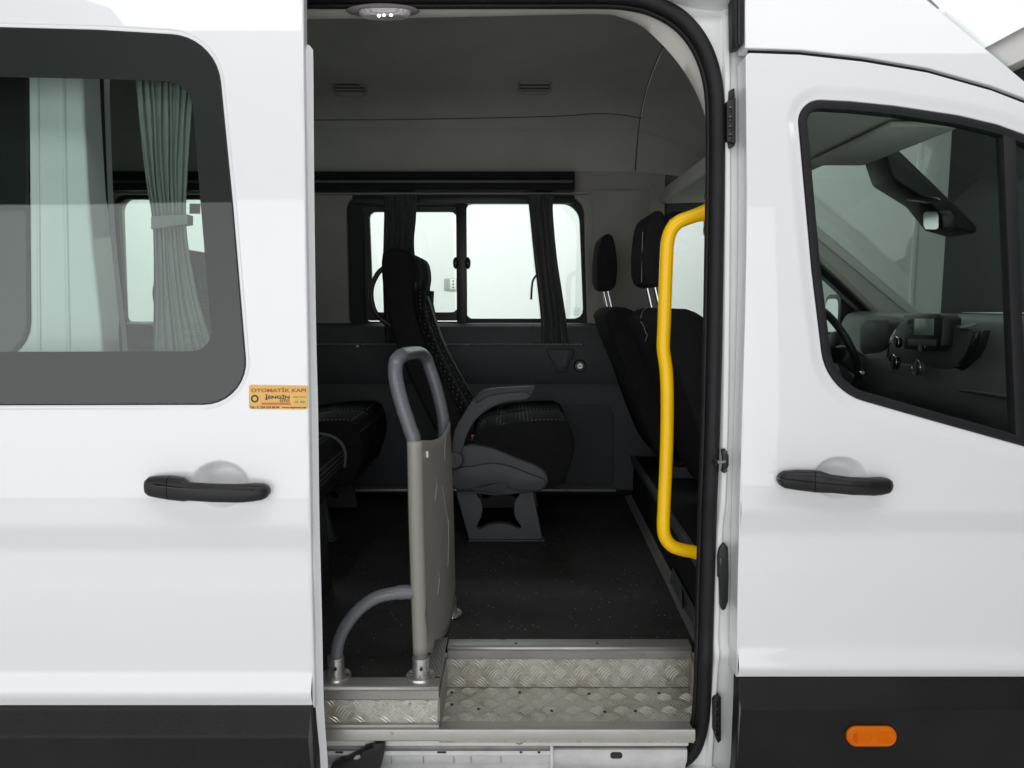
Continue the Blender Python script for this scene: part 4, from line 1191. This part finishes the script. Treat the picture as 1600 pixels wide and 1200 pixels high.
# centre stack: raised surround, display, knobs, vents
def dpx(x, y, d=0): return Px(x, y, XD - d)
def dplate(name, pts, m, d0, d1, bevel=.003, par=dsh):
    A = [dpx(x, y, d1) for x, y in pts]
    return MB().prism(A, (d1 - d0 + .02, 0, 0)).build(name, m, par, 35, bevel)
dplate('centre_stack', [(1388, 540), (1402, 505), (1420, 500), (1476, 498), (1498, 512), (1520, 520), (1506, 556), (1486, 580), (1460, 590), (1410, 590), (1386, 578)], 'dash', .02, .035, .012)
dplate('display_unit', [(1412, 492), (1466, 490), (1473, 498), (1470, 540), (1462, 548), (1412, 546)], 'black_plastic', .03, .075, .004)
dplate('screen', [(1429, 498), (1459, 498), (1458, 524), (1428, 523)], 'screen', .07, .0765, .0005)
for k in range(3): dplate('key_pad', [(1417, 499 + 9*k), (1425, 499 + 9*k), (1425, 506 + 9*k), (1417, 506 + 9*k)], 'dash', .07, .0775, .001)
dplate('button_row', [(1418, 530), (1462, 531), (1461, 541), (1418, 540)], 'dash', .07, .0775, .001)
for (x, y, r_, m_) in ((1406, 535, .021, 'gloss_black'), (1447, 540, .021, 'gloss_black'), (1401, 566, .028, 'gloss_black'), (1438, 574, .028, 'seat_grey')):
    c_ = dpx(x, y, .06)
    kb = MB().disc(c_, (-1, 0, 0), r_, .016, 22, r_ * .9).build('knob', m_, dsh, 40)
    n0 = [c_ + Vector((-.015, r_*.98*cos(t), r_*.98*sin(t))) for t in [2*pi*k/24 for k in range(25)]]
    MB().tube(n0[:-1], .0018, 6, True).build('knob_ring', 'chrome', dsh)
    c2 = c_ + Vector((-.0155, 0, 0)); MB().box(c2.x - .006, c2.x, c2.y - .004, c2.y + .004, c2.z - r_*.8, c2.z + r_*.8).build('knob_grip', 'dash', dsh, 30, .002)
dplate('vent_panel', [(1484, 586), (1490, 556), (1503, 520), (1534, 516), (1528, 540), (1510, 574), (1496, 588)], 'gloss_black', .02, .030, .003)
dplate('vent_panel', [(1384, 560), (1390, 528), (1398, 514), (1408, 512), (1402, 548), (1396, 562)], 'gloss_black', .02, .030, .003)
for k in range(5):
    y0 = 528 + 11*k; x0 = 1503 - 5*k
    dplate('vent_slat', [(x0 - 1, y0), (x0 + 15, y0 - 2.5), (x0 + 14, y0 + 0), (x0 - 2, y0 + 2.5)], 'seat_grey', .027, .032, .0005)
    x1 = 1398 - 2.2*k if k < 4 else 1390
    if k < 4: dplate('vent_slat', [(x1 - 3, y0 - 5), (x1 + 6, y0 - 6), (x1 + 5.5, y0 - 4), (x1 - 3.5, y0 - 3)], 'seat_grey', .027, .032, .0005)
MB().prism([Px(x, y, 1.50) for x, y in ((1343, 508), (1352, 498), (1385, 498), (1392, 506), (1390, 535), (1375, 556), (1350, 560), (1342, 545))], (.05, 0, 0)).build('instrument_cover', 'trim_dark', dsh, 35, .012, 3)
# glove box groove and lower ledge
MB().tube([Px(x, y, 1.475) for x, y in ((1400, 601), (1450, 606), (1520, 612), (1600, 624), (1680, 640))], .006, 8).build('glovebox_edge', 'seat_grey', dsh)
q = Px(1513, 511, 1.50); MB().disc((q.x, q.y, q.z), (-.3, 0, .9), .026, .006, 20).build('tweeter', 'dash', dsh)
# thin pale sheet lying on the dash top
q = Px(1560, 491, 1.62)
pp = MB().box(1.66, 1.84, 2.48, 2.74, 1.5165, 1.5185).build('pale_sheet', 'wall_white', None, 30)
tag(pp, 'pale flat sheet lying on the dashboard top under the windscreen', 'paper')

# steering wheel
wc = Vector((1.36, 3.15, 1.375)); tilt = Matrix.Rotation(radians(-28), 3, 'Y')
rim = [wc + tilt @ Vector((0, .185*cos(t), .185*sin(t))) for t in [2*pi*k/40 for k in range(40)]]
sw = MB().tube(rim, .0155, 12, True).build('steering_wheel', 'black_plastic', van, 60)
MB().ellipsoid(wc + Vector((.02, 0, -.01)), .035, .075, .07, 18, 10).build('airbag_cover', 'black_plastic', sw)
for t in (0, pi, -pi/2):
    MB().tube([wc + Vector((.015, 0, -.01)), wc + tilt @ Vector((.0, .18*cos(t), .18*sin(t)))], .016, 8, flat=.6).build('wheel_spoke', 'seat_grey', sw)
MB().tube([wc + Vector((.02, 0, -.02)), (1.55, 3.15, 1.25)], .045, 12).build('steering_column', 'dash', sw)
MB().tube([wc + Vector((.07, -.05, -.05)), wc + Vector((.05, -.17, -.09)), wc + Vector((.045, -.20, -.10))], .008, 8).build('column_stalk', 'chrome', sw)

# overhead: sun-visor shelf, console and mirror seen through the front window
oc = MB().prism([(.70, 1.90, 2.02), (.72, 1.90, 2.10), (1.05, 1.90, 2.13), (1.14, 1.90, 2.10), (1.16, 1.90, 2.06), (1.02, 1.90, 2.03)], (0, 1.68, 0)).build('overhead_shelf', 'trim_light', van, 40, .012, 3)
for y0, y1 in ((1.98, 2.52), (2.98, 3.52)):
    MB().box(.98, 1.17, y0, y1, 2.005, 2.022).build('sun_visor', 'trim_light', oc, 30, .008)
ocon = MB().prism([(1.20, 2.46, 2.05), (1.24, 2.46, 2.06), (1.38, 2.46, 1.935), (1.53, 2.46, 1.80), (1.52, 2.46, 1.775), (1.43, 2.46, 1.80), (1.36, 2.46, 1.88), (1.24, 2.46, 1.95)], (0, .15, 0)).build('mirror_console', 'black_plastic', oc, 40, .02, 3)
MB().prism([Px(x, y, 1.325) for x, y in ((1414, 311), (1424, 305), (1462, 309), (1467, 313), (1450, 318), (1420, 314))], (.01, 0, 0)).build('reading_lamp', 'gloss_black', oc, 30, .002)
q0 = Px(1457, 344, 1.30)
MB().prism([Px(x, y, 1.37) for x, y in ((1441, 333), (1446, 329), (1466, 329), (1472, 336), (1474, 356), (1466, 360), (1446, 360), (1441, 354))], (.04, 0, 0)).build('rear_view_mirror', 'black_plastic', oc, 35, .006)
def mir(x, y, d=0):
    p = Px(x, y, 1.35 - d); return Px(x, y, 1.35 - d + .234 * (p.y - 2.4))
MB().prism([mir(x, y, .002) for x, y in ((1443, 334), (1447, 330.5), (1463, 331), (1465.5, 337), (1466, 356), (1462, 358.5), (1446, 358), (1443, 352))], (.001, 0, 0)).build('mirror_glass', 'chrome', oc, 30)

# ================================================================== THINGS IN THE CABIN
def slab(name, prof3, y0, y1, m, parent, bevel=.03, seg=3, crown=.0):
    """upholstered slab: side outline (x,z) spread over the width, edges rounded"""
    L = [[Vector((p[0], y, p[1])) for p in prof3] for y in (y0, y1)]
    return MB().loft(L, True, True).build(name, m, parent, 60, bevel, seg)
def pxl(L, Y): return [(P(x, y, Y).x, P(x, y, Y).z) for x, y in L]
def smooth2(L, per=3): return [(p.x, p.y) for p in cat([(*q, 0) for q in L], per, True)]

def copy_thing(root, offset_v, label, group=None):
    r = root.copy(); C.objects.link(r); r.location = root.location + Vector(offset_v)
    r['label'] = label
    if group: r['group'] = group
    for ch in list(root.children):
        c_ = ch.copy(); C.objects.link(c_); c_.parent = r; c_.matrix_parent_inverse = ch.matrix_parent_inverse.copy()
        for g2 in list(ch.children):
            d_ = g2.copy(); C.objects.link(d_); d_.parent = c_; d_.matrix_parent_inverse = g2.matrix_parent_inverse.copy()
    return r

# ---- double passenger seat behind the guard
YN = 2.965
seat = empty('double_seat', (0, 3.2, ZF), 'black double passenger seat with grey armrest, behind the tube guard', 'bus seat', 'passenger seats in the cabin')
back_px = [(598, 396), (612, 388), (634, 391), (646, 402), (650, 430), (646, 460), (652, 500), (668, 545), (692, 595), (722, 650), (738, 690), (712, 705), (690, 690), (664, 640), (636, 580), (616, 530), (603, 480), (597, 430)]
bp2 = smooth2(pxl(back_px, YN), 2)
b0 = slab('backrest', bp2, 2.945, 3.24, 'fabric_plain', seat, .022, 3)
b1_ = slab('backrest', bp2, 3.255, 3.555, 'fabric_plain', seat, .022, 3)
# patterned front face of each back and the stitched wing edge
front_px = [(648, 452), (647, 475), (655, 510), (671, 550), (695, 598), (722, 648)]
fp = pxl(front_px, YN)
for y0, y1, par in ((2.995, 3.19, b0), (3.305, 3.505, b1_)):
    A = [Vector((x + .001, y0, z)) for x, z in fp]; M_ = [Vector((x + .030, (y0 + y1)/2, z)) for x, z in fp]; B = [Vector((x + .001, y1, z)) for x, z in fp]
    Q1 = [Vector((x + .024, y0 + .03, z)) for x, z in fp]; Q2 = [Vector((x + .024, y1 - .03, z)) for x, z in fp]
    MB().loft([A, Q1, M_, Q2, B], False, False).build('back_cushion', 'seat_fabric', par, 70)
    MB().tube(cat([Vector((x + .004, y0 - .012, z)) for x, z in pxl([(648, 405), (651, 430), (648, 455), (649, 480), (657, 515), (672, 552), (695, 600), (722, 650)], YN)], 3), .0032, 6).build('piping', 'fabric_plain', par)
cush_px = [(742, 676), (790, 663), (840, 657.5), (876, 657), (889, 664), (896, 690), (895, 715), (885, 742), (868, 760), (742, 762)]
cp2 = smooth2(pxl(cush_px, YN), 2)
c0_ = slab('cushion', cp2, 2.95, 3.24, 'fabric_plain', seat, .012, 2)
c1_ = slab('cushion', cp2, 3.255, 3.555, 'fabric_plain', seat, .012, 2)
top_px = [(748, 673), (790, 662), (840, 656.5), (876, 656), (889, 663), (895, 682), (896, 694)]
tp = pxl(top_px, YN)
for y0, y1, par in ((2.955, 3.235, c0_), (3.26, 3.55, c1_)):
    MB().loft([[Vector((x, y, z + h)) for x, z in tp] for y, h in ((y0, -.004), (y0 + .02, .005), ((y0 + y1)/2, .008), (y1 - .02, .005), (y1, -.004))], False, False).build('seat_cover', 'seat_fabric', par, 70)
    MB().tube(cat([Vector((x, y0, z - .006)) for x, z in tp], 3), .0035, 6).build('piping', 'fabric_plain', par)
sp_px = [(708, 700), (724, 695.5), (742, 694.5), (769, 699), (808, 715), (838, 726), (852, 737), (857, 748), (853, 760), (843, 767), (826, 769), (808, 771), (790, 773), (772, 771), (755, 768), (729, 766), (709, 762)]
slab('side_panel', smooth2(pxl(sp_px, YN - .03), 2), YN - .045, YN - .005, 'seat_grey', seat, .010, 3)
sw_px = [(709, 733), (740, 728), (770, 723), (800, 729), (830, 741), (850, 748), (852, 758), (843, 766), (826, 766), (800, 764), (786, 756), (760, 757), (735, 764), (709, 762)]
slab('side_swoop', smooth2(pxl(sw_px, YN - .05), 2), YN - .058, YN - .040, 'seat_grey', seat, .005, 2)
slab('side_recess', smooth2(pxl([(752, 762), (772, 756), (792, 753), (793, 758), (788, 768), (770, 763)], YN - .058), 2), YN - .0600, YN - .0560, 'label_black', seat, 0)
arm_px = [(710, 672), (722, 650), (734, 630), (748, 614), (765, 607), (795, 604.5), (834, 603.5), (833, 612), (824, 623), (803, 625.5), (782, 630), (760, 641), (743, 656), (731, 677), (725, 695), (719, 709), (707, 708)]
slab('armrest', smooth2(pxl(arm_px, YN - .05), 2), YN - .075, YN - .035, 'seat_grey', seat, .006, 3)
pad_px = [(742, 621), (756, 611), (780, 607), (810, 605), (835, 603), (834, 609), (826, 617), (822, 612), (790, 614), (764, 618), (746, 629)]
slab('armrest_pad', smooth2(pxl(pad_px, YN - .06), 2), YN - .080, YN - .030, 'trim_dark', seat, .004, 2)
q = P(711, 718, YN - .07); MB().disc((q.x, q.y, q.z), (0, -1, 0), .035, .012, 26, .030).build('armrest_hinge', 'seat_grey', seat)
leg_px = [(712, 768), (832, 766), (848, 843), (733, 843.5)]
star = [(745, 771), (778, 775), (812, 769), (805, 782), (803, 797), (806, 811), (814, 822), (810, 826.5), (796, 820.5), (781, 818.5), (764, 820.5), (750, 827), (745, 822), (752, 808), (754, 794), (751, 781)]
lo_ = [V2(*p) for p in pxl(leg_px, YN - .02)]; ho_ = [V2(*p) for p in smooth2(pxl(star, YN - .02), 2)]
panel('leg', rnd([(p.x, p.y, .008) for p in lo_], 3), [ho_], YN - .02, 'seat_grey', seat, thick=.03, r=.003, prof=None)
panel('leg', rnd([(p.x, p.y, .008) for p in lo_], 3), [ho_], 3.42, 'seat_grey', seat, thick=.03, r=.003, prof=None)
q = P(846, 843, YN); MB().box(q.x - .30, q.x + .012, YN - .022, YN + .03, ZF + .0005, ZF + .006).build('foot_plate', 'seat_grey', seat, 30, .001)
# grab loop on the back, belts, buckle
hp = cat([P(x, y, YN + .0) for x, y in ((600, 418), (590, 428), (582, 445), (580, 463), (585, 485), (597, 500), (612, 510))], 5)
MB().tube(hp, .010, 10).build('grab_loop', 'black_plastic', seat)
bl = [P(x, y, 3.05) for x, y in ((668, 462), (690, 528), (715, 578), (742, 626), (752, 660))]
MB().loft([[p + Vector((0, -.022, 0)) for p in cat(bl, 3)], [p + Vector((.003, .022, 0)) for p in cat(bl, 3)], [p + Vector((.0, .022, -.004)) for p in cat(bl, 3)], [p + Vector((-.003, -.022, -.004)) for p in cat(bl, 3)]], False, False).build('seat_belt', 'belt', seat, 50)
bu = P(736, 683, 2.99); MB().box(bu.x - .016, bu.x + .020, bu.y - .014, bu.y + .014, bu.z - .02, bu.z + .004).build('buckle', 'black_plastic', seat, 30, .003)
MB().box(bu.x - .014, bu.x + .024, bu.y - .012, bu.y + .012, bu.z + .001, bu.z + .009).build('buckle_button', 'red_buckle', seat, 30, .002)
# oval badge on the near back
q = P(648, 446, 2.94)
MB().ellipsoid((q.x - .004, 2.99, q.z), .003, .014, .024, 16, 8).build('badge', 'trim_dark', seat)
copy_thing(seat, (-.86, 0, 0), 'black double passenger seat in the row behind, mostly hidden in shadow', 'passenger seats in the cabin')

# ---- single seat on the near side, only its cushion edge shows past the sliding door
ss = empty('single_seat', (-.75, 2.3, ZF), 'black patterned seat edge just inside the open sliding door', 'bus seat', 'passenger seats in the cabin')
YQ = 2.10
cpx = [(415, 716), (450, 720), (470, 727), (483, 740), (488, 757), (486, 780), (478, 805), (450, 820), (250, 820), (250, 716)]
slab('cushion', smooth2(pxl(cpx, YQ), 2), YQ, YQ + .42, 'seat_fabric', ss, .012, 2)
MB().tube(cat([P(x, y, YQ) + Vector((.002, .415, .002)) for x, y in cpx[:6]], 4), .007, 8).build('piping', 'seat_grey', ss)
bpx = [(-20, 392), (20, 388), (45, 420), (65, 560), (100, 716), (55, 730), (10, 600), (-16, 480)]
slab('backrest', smooth2(pxl(bpx, YQ), 2), YQ, YQ + .42, 'fabric_plain', ss, .03, 3)
lpx = [(350, 812), (470, 806), (484, 852), (495, 895), (350, 900)]
MB().prism([P(x, y, YQ + .06) for x, y in lpx], (0, .03, 0)).build('leg', 'fabric_plain', ss, 30, .004)
MB().prism([(-.82, YQ + .06, ZF), (-.62, YQ + .06, ZF), (-.64, YQ + .06, .96), (-.82, YQ + .06, .96)], (0, .3, 0)).build('base', 'trim_dark', ss, 30, .004)

# ---- front seats (seen from behind)
def front_seat(name, y0, y1, label, x_top, thread=False, hw=.14):
    e = empty(name, (.8, (y0 + y1)/2, ZP), label, 'front seat', 'front seats in the cab')
    prof_ = [(x_top, 1.475), (x_top + .05, 1.50), (x_top + .105, 1.49), (x_top + .155, 1.44), (x_top + .24, 1.25), (x_top + .34, .98), (x_top + .36, .90), (x_top + .25, .885), (x_top + .165, 1.05), (x_top + .09, 1.22), (x_top + .03, 1.36), (x_top + .002, 1.44)]
    prof_ = [(a_, b_ + .035) if b_ > 1.1 else (a_, b_) for a_, b_ in prof_]
    bk = slab('backrest', smooth2(prof_, 2), y0, y1, 'fabric_plain', e, .035, 4)
    ym = (y0 + y1) / 2
    slab('cushion', smooth2([(x_top + .26, .93), (x_top + .30, 1.00), (x_top + .50, 1.01), (x_top + .72, 1.02), (x_top + .78, .96), (x_top + .74, .88), (x_top + .30, .86)], 2), y0, y1, 'fabric_plain', e, .03, 3)
    MB().box(x_top + .30, x_top + .68, y0 + .05, y1 - .05, ZP + .001, .88).build('seat_base', 'trim_dark', e, 30, .01)
    hz = 1.60
    hp_ = [(x_top - .024, hz + .05), (x_top - .022, hz + .16), (x_top - .008, hz + .225), (x_top + .02, hz + .245), (x_top + .042, hz + .225), (x_top + .058, hz + .14), (x_top + .058, hz + .06), (x_top + .045, hz + .012), (x_top + .0, hz + .006)]
    hr = slab('headrest', smooth2(hp_, 2), ym - hw, ym + hw, 'fabric_plain', e, .022, 4)
    for s_ in (-1, 1):
        MB().tube([(x_top + .020, ym + s_*.07, hz + .03), (x_top + .052, ym + s_*.07, 1.50)], .0075, 12).build('headrest_post', 'chrome', e)
        MB().disc((x_top + .052, ym + s_*.07, 1.525), (0, 0, 1), .016, .012, 14).build('post_guide', 'gloss_black', e)
    # stitched seams
    def stitch(pts, n):
        mb = MB()
        L = cat(pts, 12)
        for i in range(0, len(L) - 1, 2): mb.tube([L[i], L[i].lerp(L[i+1], .8)], .0010, 5)
        return mb
    stitch([Vector((x_top + .002, y0 - .003, 1.44)), Vector((x_top + .03, y0 - .003, 1.36)), Vector((x_top + .09, y0 - .003, 1.22)), Vector((x_top + .17, y0 - .003, 1.05))] if False else
           [Vector((a_, y0 + .016, b_)) for a_, b_ in ((x_top + .115, 1.519), (x_top + .165, 1.460), (x_top + .205, 1.370), (x_top + .248, 1.270))], 1).build('stitching', 'thread', bk)
    if thread:
        q_ = [Px(x, y, x_top - .002) for x, y in ((1012, 479), (1004, 487), (1001, 500), (1006, 510), (1009, 520), (1011.5, 523), (1008, 533))]
        MB().tube(cat(q_, 4), .0007, 5).build('loose_thread', 'thread', bk)
        MB().tube(cat([Vector((x_top - .0245, ym - hw + .035, z_)) for z_ in (1.62, 1.68, 1.74, 1.78)], 4), .0005, 5).build('stitching', 'thread', hr)
    return e
front_seat('passenger_front_seat', 2.22, 2.82, 'black front seat nearest the yellow rail, loose white thread on its back', .445, True, .135)
front_seat('driver_seat', 3.06, 3.52, 'black driver seat against the far side, left of the two headrests', .388, False, .12)
q = Px(1023, 690, .60)
# seat-belt reel knob beside the near seat
kn = MB().disc((.63, 2.20, 1.09), (0, -1, 0), .030, .02, 20, .026).build('recliner_knob', 'gloss_black', bpy.data.objects['passenger_front_seat'])

# ---- curtains
def curtain(name, rows, Y, folds, amp, m, label, band=None, band_m=None, th=.003, P=P):
    e = empty(name, P((rows[-1][1] + rows[-1][2]) / 2, rows[-1][0], Y), label, 'curtain')
    R = []
    rs = cat([Vector((r_[0], r_[1], r_[2])) for r_ in rows], 7)
    n = folds * 8
    ph = [random.uniform(-.5, .5) for _ in range(folds + 2)]; am = [random.uniform(.55, 1.15) for _ in range(folds + 2)]
    loops = []
    for ri, r_ in enumerate(rs):
        F_, B_ = [], []
        for k in range(n + 1):
            s_ = k / n; i = min(folds, int(s_ * folds))
            wob = .10 / folds * sin(ri * .35 + i * 1.7)
            x = r_.y + (r_.z - r_.y) * min(1, max(0, s_ + (wob if 0 < k < n else 0)))
            d = amp * (am[i] * (.7 * sin(2*pi*folds*s_ + ph[i]*.3) + .35 * sin(2*pi*folds*1.7*s_ + 1 + ri*.08)))
            p = P(x, r_.x, Y + d); F_.append(p); B_.append(p + Vector((0, th, 0)))
        loops.append(F_ + B_[::-1])
    MB().loft(loops, True, True).build('cloth', m, e, 80)
    if band:
        xs0, xs1, y0, y1, y0b, y1b = band
        pts = []
        L1 = [P(xs0 + (xs1 - xs0)*k/10, y0 + (y0b - y0)*k/10, Y - amp*1.5 - .006*sin(pi*k/10)) for k in range(11)]
        L2 = [P(xs0 + (xs1 - xs0)*k/10, y1 + (y1b - y1)*k/10, Y - amp*1.5 - .006*sin(pi*k/10)) for k in range(11)]
        K1 = [p + Vector((0, 3*amp + .008, 0)) for p in L1]; K2 = [p + Vector((0, 3*amp + .008, 0)) for p in L2]
        MB().loft([L1 + K1[::-1], L2 + K2[::-1]], True, False).build('tieback', band_m or m, e, 50)
    return e
curtain('curtain', [(100, 210, 306), (126, 212, 303), (200, 219, 297), (280, 228, 292), (345, 238, 290), (400, 240, 296), (470, 240, 310), (548, 239, 334), (575, 239, 338)], 1.640, 9, .007, 'curtain_grey',
        'grey gathered curtain tied in the middle behind the sliding door window', (236, 293, 338, 358, 335, 350), P=lambda x, y, Y: PS(x, y, Y))
curtain('curtain', [(305, 600, 651), (340, 600, 650), (380, 599, 647), (430, 598, 652), (500, 600, 664), (538, 602, 668)], 3.56, 6, .020, 'curtain_dark', 'dark gathered curtain behind the double seat, left of the sliding pane')
curtain('curtain', [(304, 824, 866), (330, 827, 864), (400, 834, 870), (460, 841, 879), (500, 845, 885), (539, 846, 889)], 3.56, 6, .020, 'curtain_dark', 'dark gathered curtain hanging slanted across the fixed far window')
cr = [o for o in bpy.data.objects if o.name.startswith('curtain') and o.type == 'EMPTY'][-1]
MB().tube(cat([P(x, y, 3.545) for x, y in ((838, 430), (833, 438), (831, 450), (830, 468))], 5), .005, 8).build('tie_strap', 'curtain_dark', cr)

# ---- grey tube guard with beige panel
g = empty('stair_guard', (-.2, 2.0, ZF), 'grey tube guard with scuffed beige plastic panel beside the step', 'guard rail')
YA, YZ = 1.835, 2.225
nb = Pz(657, 1058, ZF); 
xa = P(657, 1000, YA).x; xb = P(702, 900, YZ).x
near_low = [Vector((xa, YA, ZF + .01)), Vector((xa, YA, .75)), P(653, 900, YA), P(650, 800, YA), P(648, 700, YA)]
up = [P(640, 668, YA), P(630, 638, YA), P(621, 605, YA), P(617.5, 583, YA + .002), P(619, 566, YA + .012), P(627, 556, YA + .05), P(638, 552.5, YA + .15)]
top = [P(649, 551, YZ - .12), P(658, 552.5, YZ - .045), P(666, 561, YZ - .008)]
dn = [P(672, 577, YZ), P(681, 604, YZ), P(689, 636, YZ), P(693, 662, YZ)]
far_low = [P(696, 720, YZ), P(699, 800, YZ), P(701, 880, YZ), Vector((xb, YZ, ZF + .06)), Vector((xb, YZ, ZF + .01))]
path = cat(near_low + up + top + dn + far_low, 6)
MB().tube(path, .0185, 16).build('frame_tube', 'tube_grey', g, 60)
arm = cat([P(648, 925, YA), P(632, 925, YA + .002), P(610, 928, YA), P(585, 935, YA), P(560, 953, YA), P(540, 978, YA), P(529, 1003, YA), Vector((P(525, 1030, YA).x, YA, P(525, 1030, YA).z)), Vector((P(525, 1050, YA).x, YA, ZF + .012))], 5)
rad = [.0165] * len(arm)
for i in range(8): rad[i] = .0185
MB().tube(arm, rad, 16).build('brace_tube', 'tube_grey', g, 60)
def flange(x, y, nm='floor_flange'):
    o = MB()
    o.disc((x, y, ZF + .004), (0, 0, 1), .040, .006, 24, .038)
    fo = o.build(nm, 'steel', g, 40)
    MB().disc((x, y, ZF + .008), (0, 0, 1), .0225, .050, 20, .0215).build('socket_collar', 'steel', fo, 40)
    MB().disc((x + .004, y - .0225, ZF + .035), (0, -1, 0), .0045, .003, 10).build('grub_screw', 'label_black', fo)
    for a_ in (.6, 2.6, 4.7):
        MB().disc((x + .031*cos(a_), y + .031*sin(a_), ZF + .0095), (0, 0, 1), .005, .0025, 10).build('screw', 'alloy_dull', fo)
flange(xa, YA); flange(xb, YZ); flange(P(525, 1050, YA).x, YA)
# beige panel: curved sheet wrapped round both uprights
pa = [(688, 0), (1020, 0)]
def side_line(tab, y):
    return _lin(tab, y)
nearx = [(650, 648), (688, 648), (800, 650), (900, 653), (1020, 657)]
farx = [(640, 692), (660, 693), (720, 696), (800, 699), (930, 702)]
cols = []
N_ = 18; H_ = 26
grid = []
for j in range(H_ + 1):
    row = []
    for i in range(N_ + 1):
        s_ = i / N_
        yt = 688 + (659 - 688) * s_ + 10 * sin(pi * s_)          # top edge, sagging
        yb = 1020 if s_ < .12 else (1002 - (s_ - .12) / .88 * 22 - 55 * max(0, (s_ - .35) / .65)**2.2)
        if s_ > .93: yb = 925
        zt_ = P(0, yt, YA + (YZ - YA)*s_).z; zb_ = P(0, yb, YA + (YZ - YA)*s_).z
        z = zt_ + (zb_ - zt_) * j / H_
        Y_ = YA + (YZ - YA) * s_
        # x of tube lines at this height
        def x_at(tab, Yq):
            lo_y, hi_y = 500, 1150
            for _ in range(24):
                mdl = (lo_y + hi_y) / 2
                if P(0, mdl, Yq).z > z: lo_y = mdl
                else: hi_y = mdl
            return P(_lin(tab, mdl), mdl, Yq).x
        x = x_at(nearx, YA) * (1 - s_) + x_at(farx, YZ) * s_
        bulge = .014 * sin(pi * s_)
        row.append(Vector((x + .020 + bulge * .6, Y_, z)))
    # wrap round the near and the far tube
    n0, n1 = row[0], row[-1]
    wrapN = [Vector((n0.x - .020 + .0205*cos(a_), YA + .0205*sin(a_), n0.z)) for a_ in (radians(-175), radians(-140), radians(-110), radians(-80), radians(-45), radians(-20))]
    wrapF = [Vector((n1.x - .020 + .0205*cos(a_), YZ + .0205*sin(a_), n1.z)) for a_ in (radians(20), radians(60), radians(110), radians(160))]
    grid.append(wrapN + row + wrapF)
inner_g = [[p for p in r_] for r_ in grid]
pm = MB(); pm.loft(grid, False, False)
po = pm.build('guard_panel', 'guard_beige', g, 60)
sm = po.modifiers.new('thickness', 'SOLIDIFY'); sm.thickness = .003; sm.offset = -1
# hook, scuffs and screws on the panel
MB().box(P(661, 714, YA).x + .004, P(663.5, 714, YA).x + .006, YA + .03, YA + .036, P(0, 719, YA).z, P(0, 709, YA).z).build('panel_hook', 'label_white', g, 30, .001)
def on_panel(px_, py_):
    d = ray(px_, py_)
    # intersect with the panel's grid by marching in Y
    best = None
    for k in range(60):
        Y_ = YA + (YZ - YA) * k / 59; p = CAM + d * (Y_ / d.y)
        j = min(range(len(grid)), key=lambda q_: abs(grid[q_][6].z - p.z))
        s_ = int(round((Y_ - YA) / (YZ - YA) * N_))
        e_x = abs(grid[j][6 + s_].x - p.x)
        if best is None or e_x < best[0]: best = (e_x, p)
    return best[1] + Vector((.0015, 0, 0))
for L in (((679, 745), (682, 757), (681, 764), (679, 782)), ((695, 682), (694, 700), (694, 718)), ((683, 890), (686, 904), (683, 928)), ((700, 812), (700, 850), (699, 885)), ((690, 760), (695, 790), (699, 815))):
    MB().tube([on_panel(x, y) for x, y in L], .0007, 6).build('scratch', 'scuff', g)

# ---- yellow grab rail on the pillar
y_ = empty('grab_rail', P(1095, 860, 1.95), 'bright yellow bent grab rail on the door pillar', 'grab rail')
YG = 1.955
rp_ = [(1118, 331), (1107, 331), (1092, 335), (1074, 341), (1060, 347), (1049, 359), (1043, 378), (1041, 410), (1039.5, 450), (1038, 500), (1036.5, 535), (1037, 550), (1041, 580), (1042.5, 620), (1042, 680), (1040, 740), (1037.5, 790), (1036.5, 825), (1040, 841), (1050, 853), (1066, 859), (1082, 862), (1094, 866), (1110, 868)]
rpts = [P(x, y, YG + (.015 * sin(pi * min(1, max(0, (y - 335) / 525))) )) for x, y in rp_]
rpts = cat(rpts, 5)
rr = [.0178] * len(rpts)
for i in range(12): rr[i] = .0178 + .008 * max(0, 1 - i / 12)
MB().tube(rpts, rr, 18).build('rail_tube', 'yellow', y_, 60)
for py_, nm in ((333, 0), (866, 1)):
    q = P(1104 if not nm else 1094, py_, YG)
    MB().box(q.x, q.x + .006, YG - .03, YG + .03, q.z - .055, q.z + .055).build('mounting_plate', 'yellow', y_, 30, .002)
    for dz_ in (-.042, .042):
        MB().disc((q.x, YG, q.z + dz_), (-1, 0, 0), .008, .006, 12).build('bolt', 'black_plastic', y_)
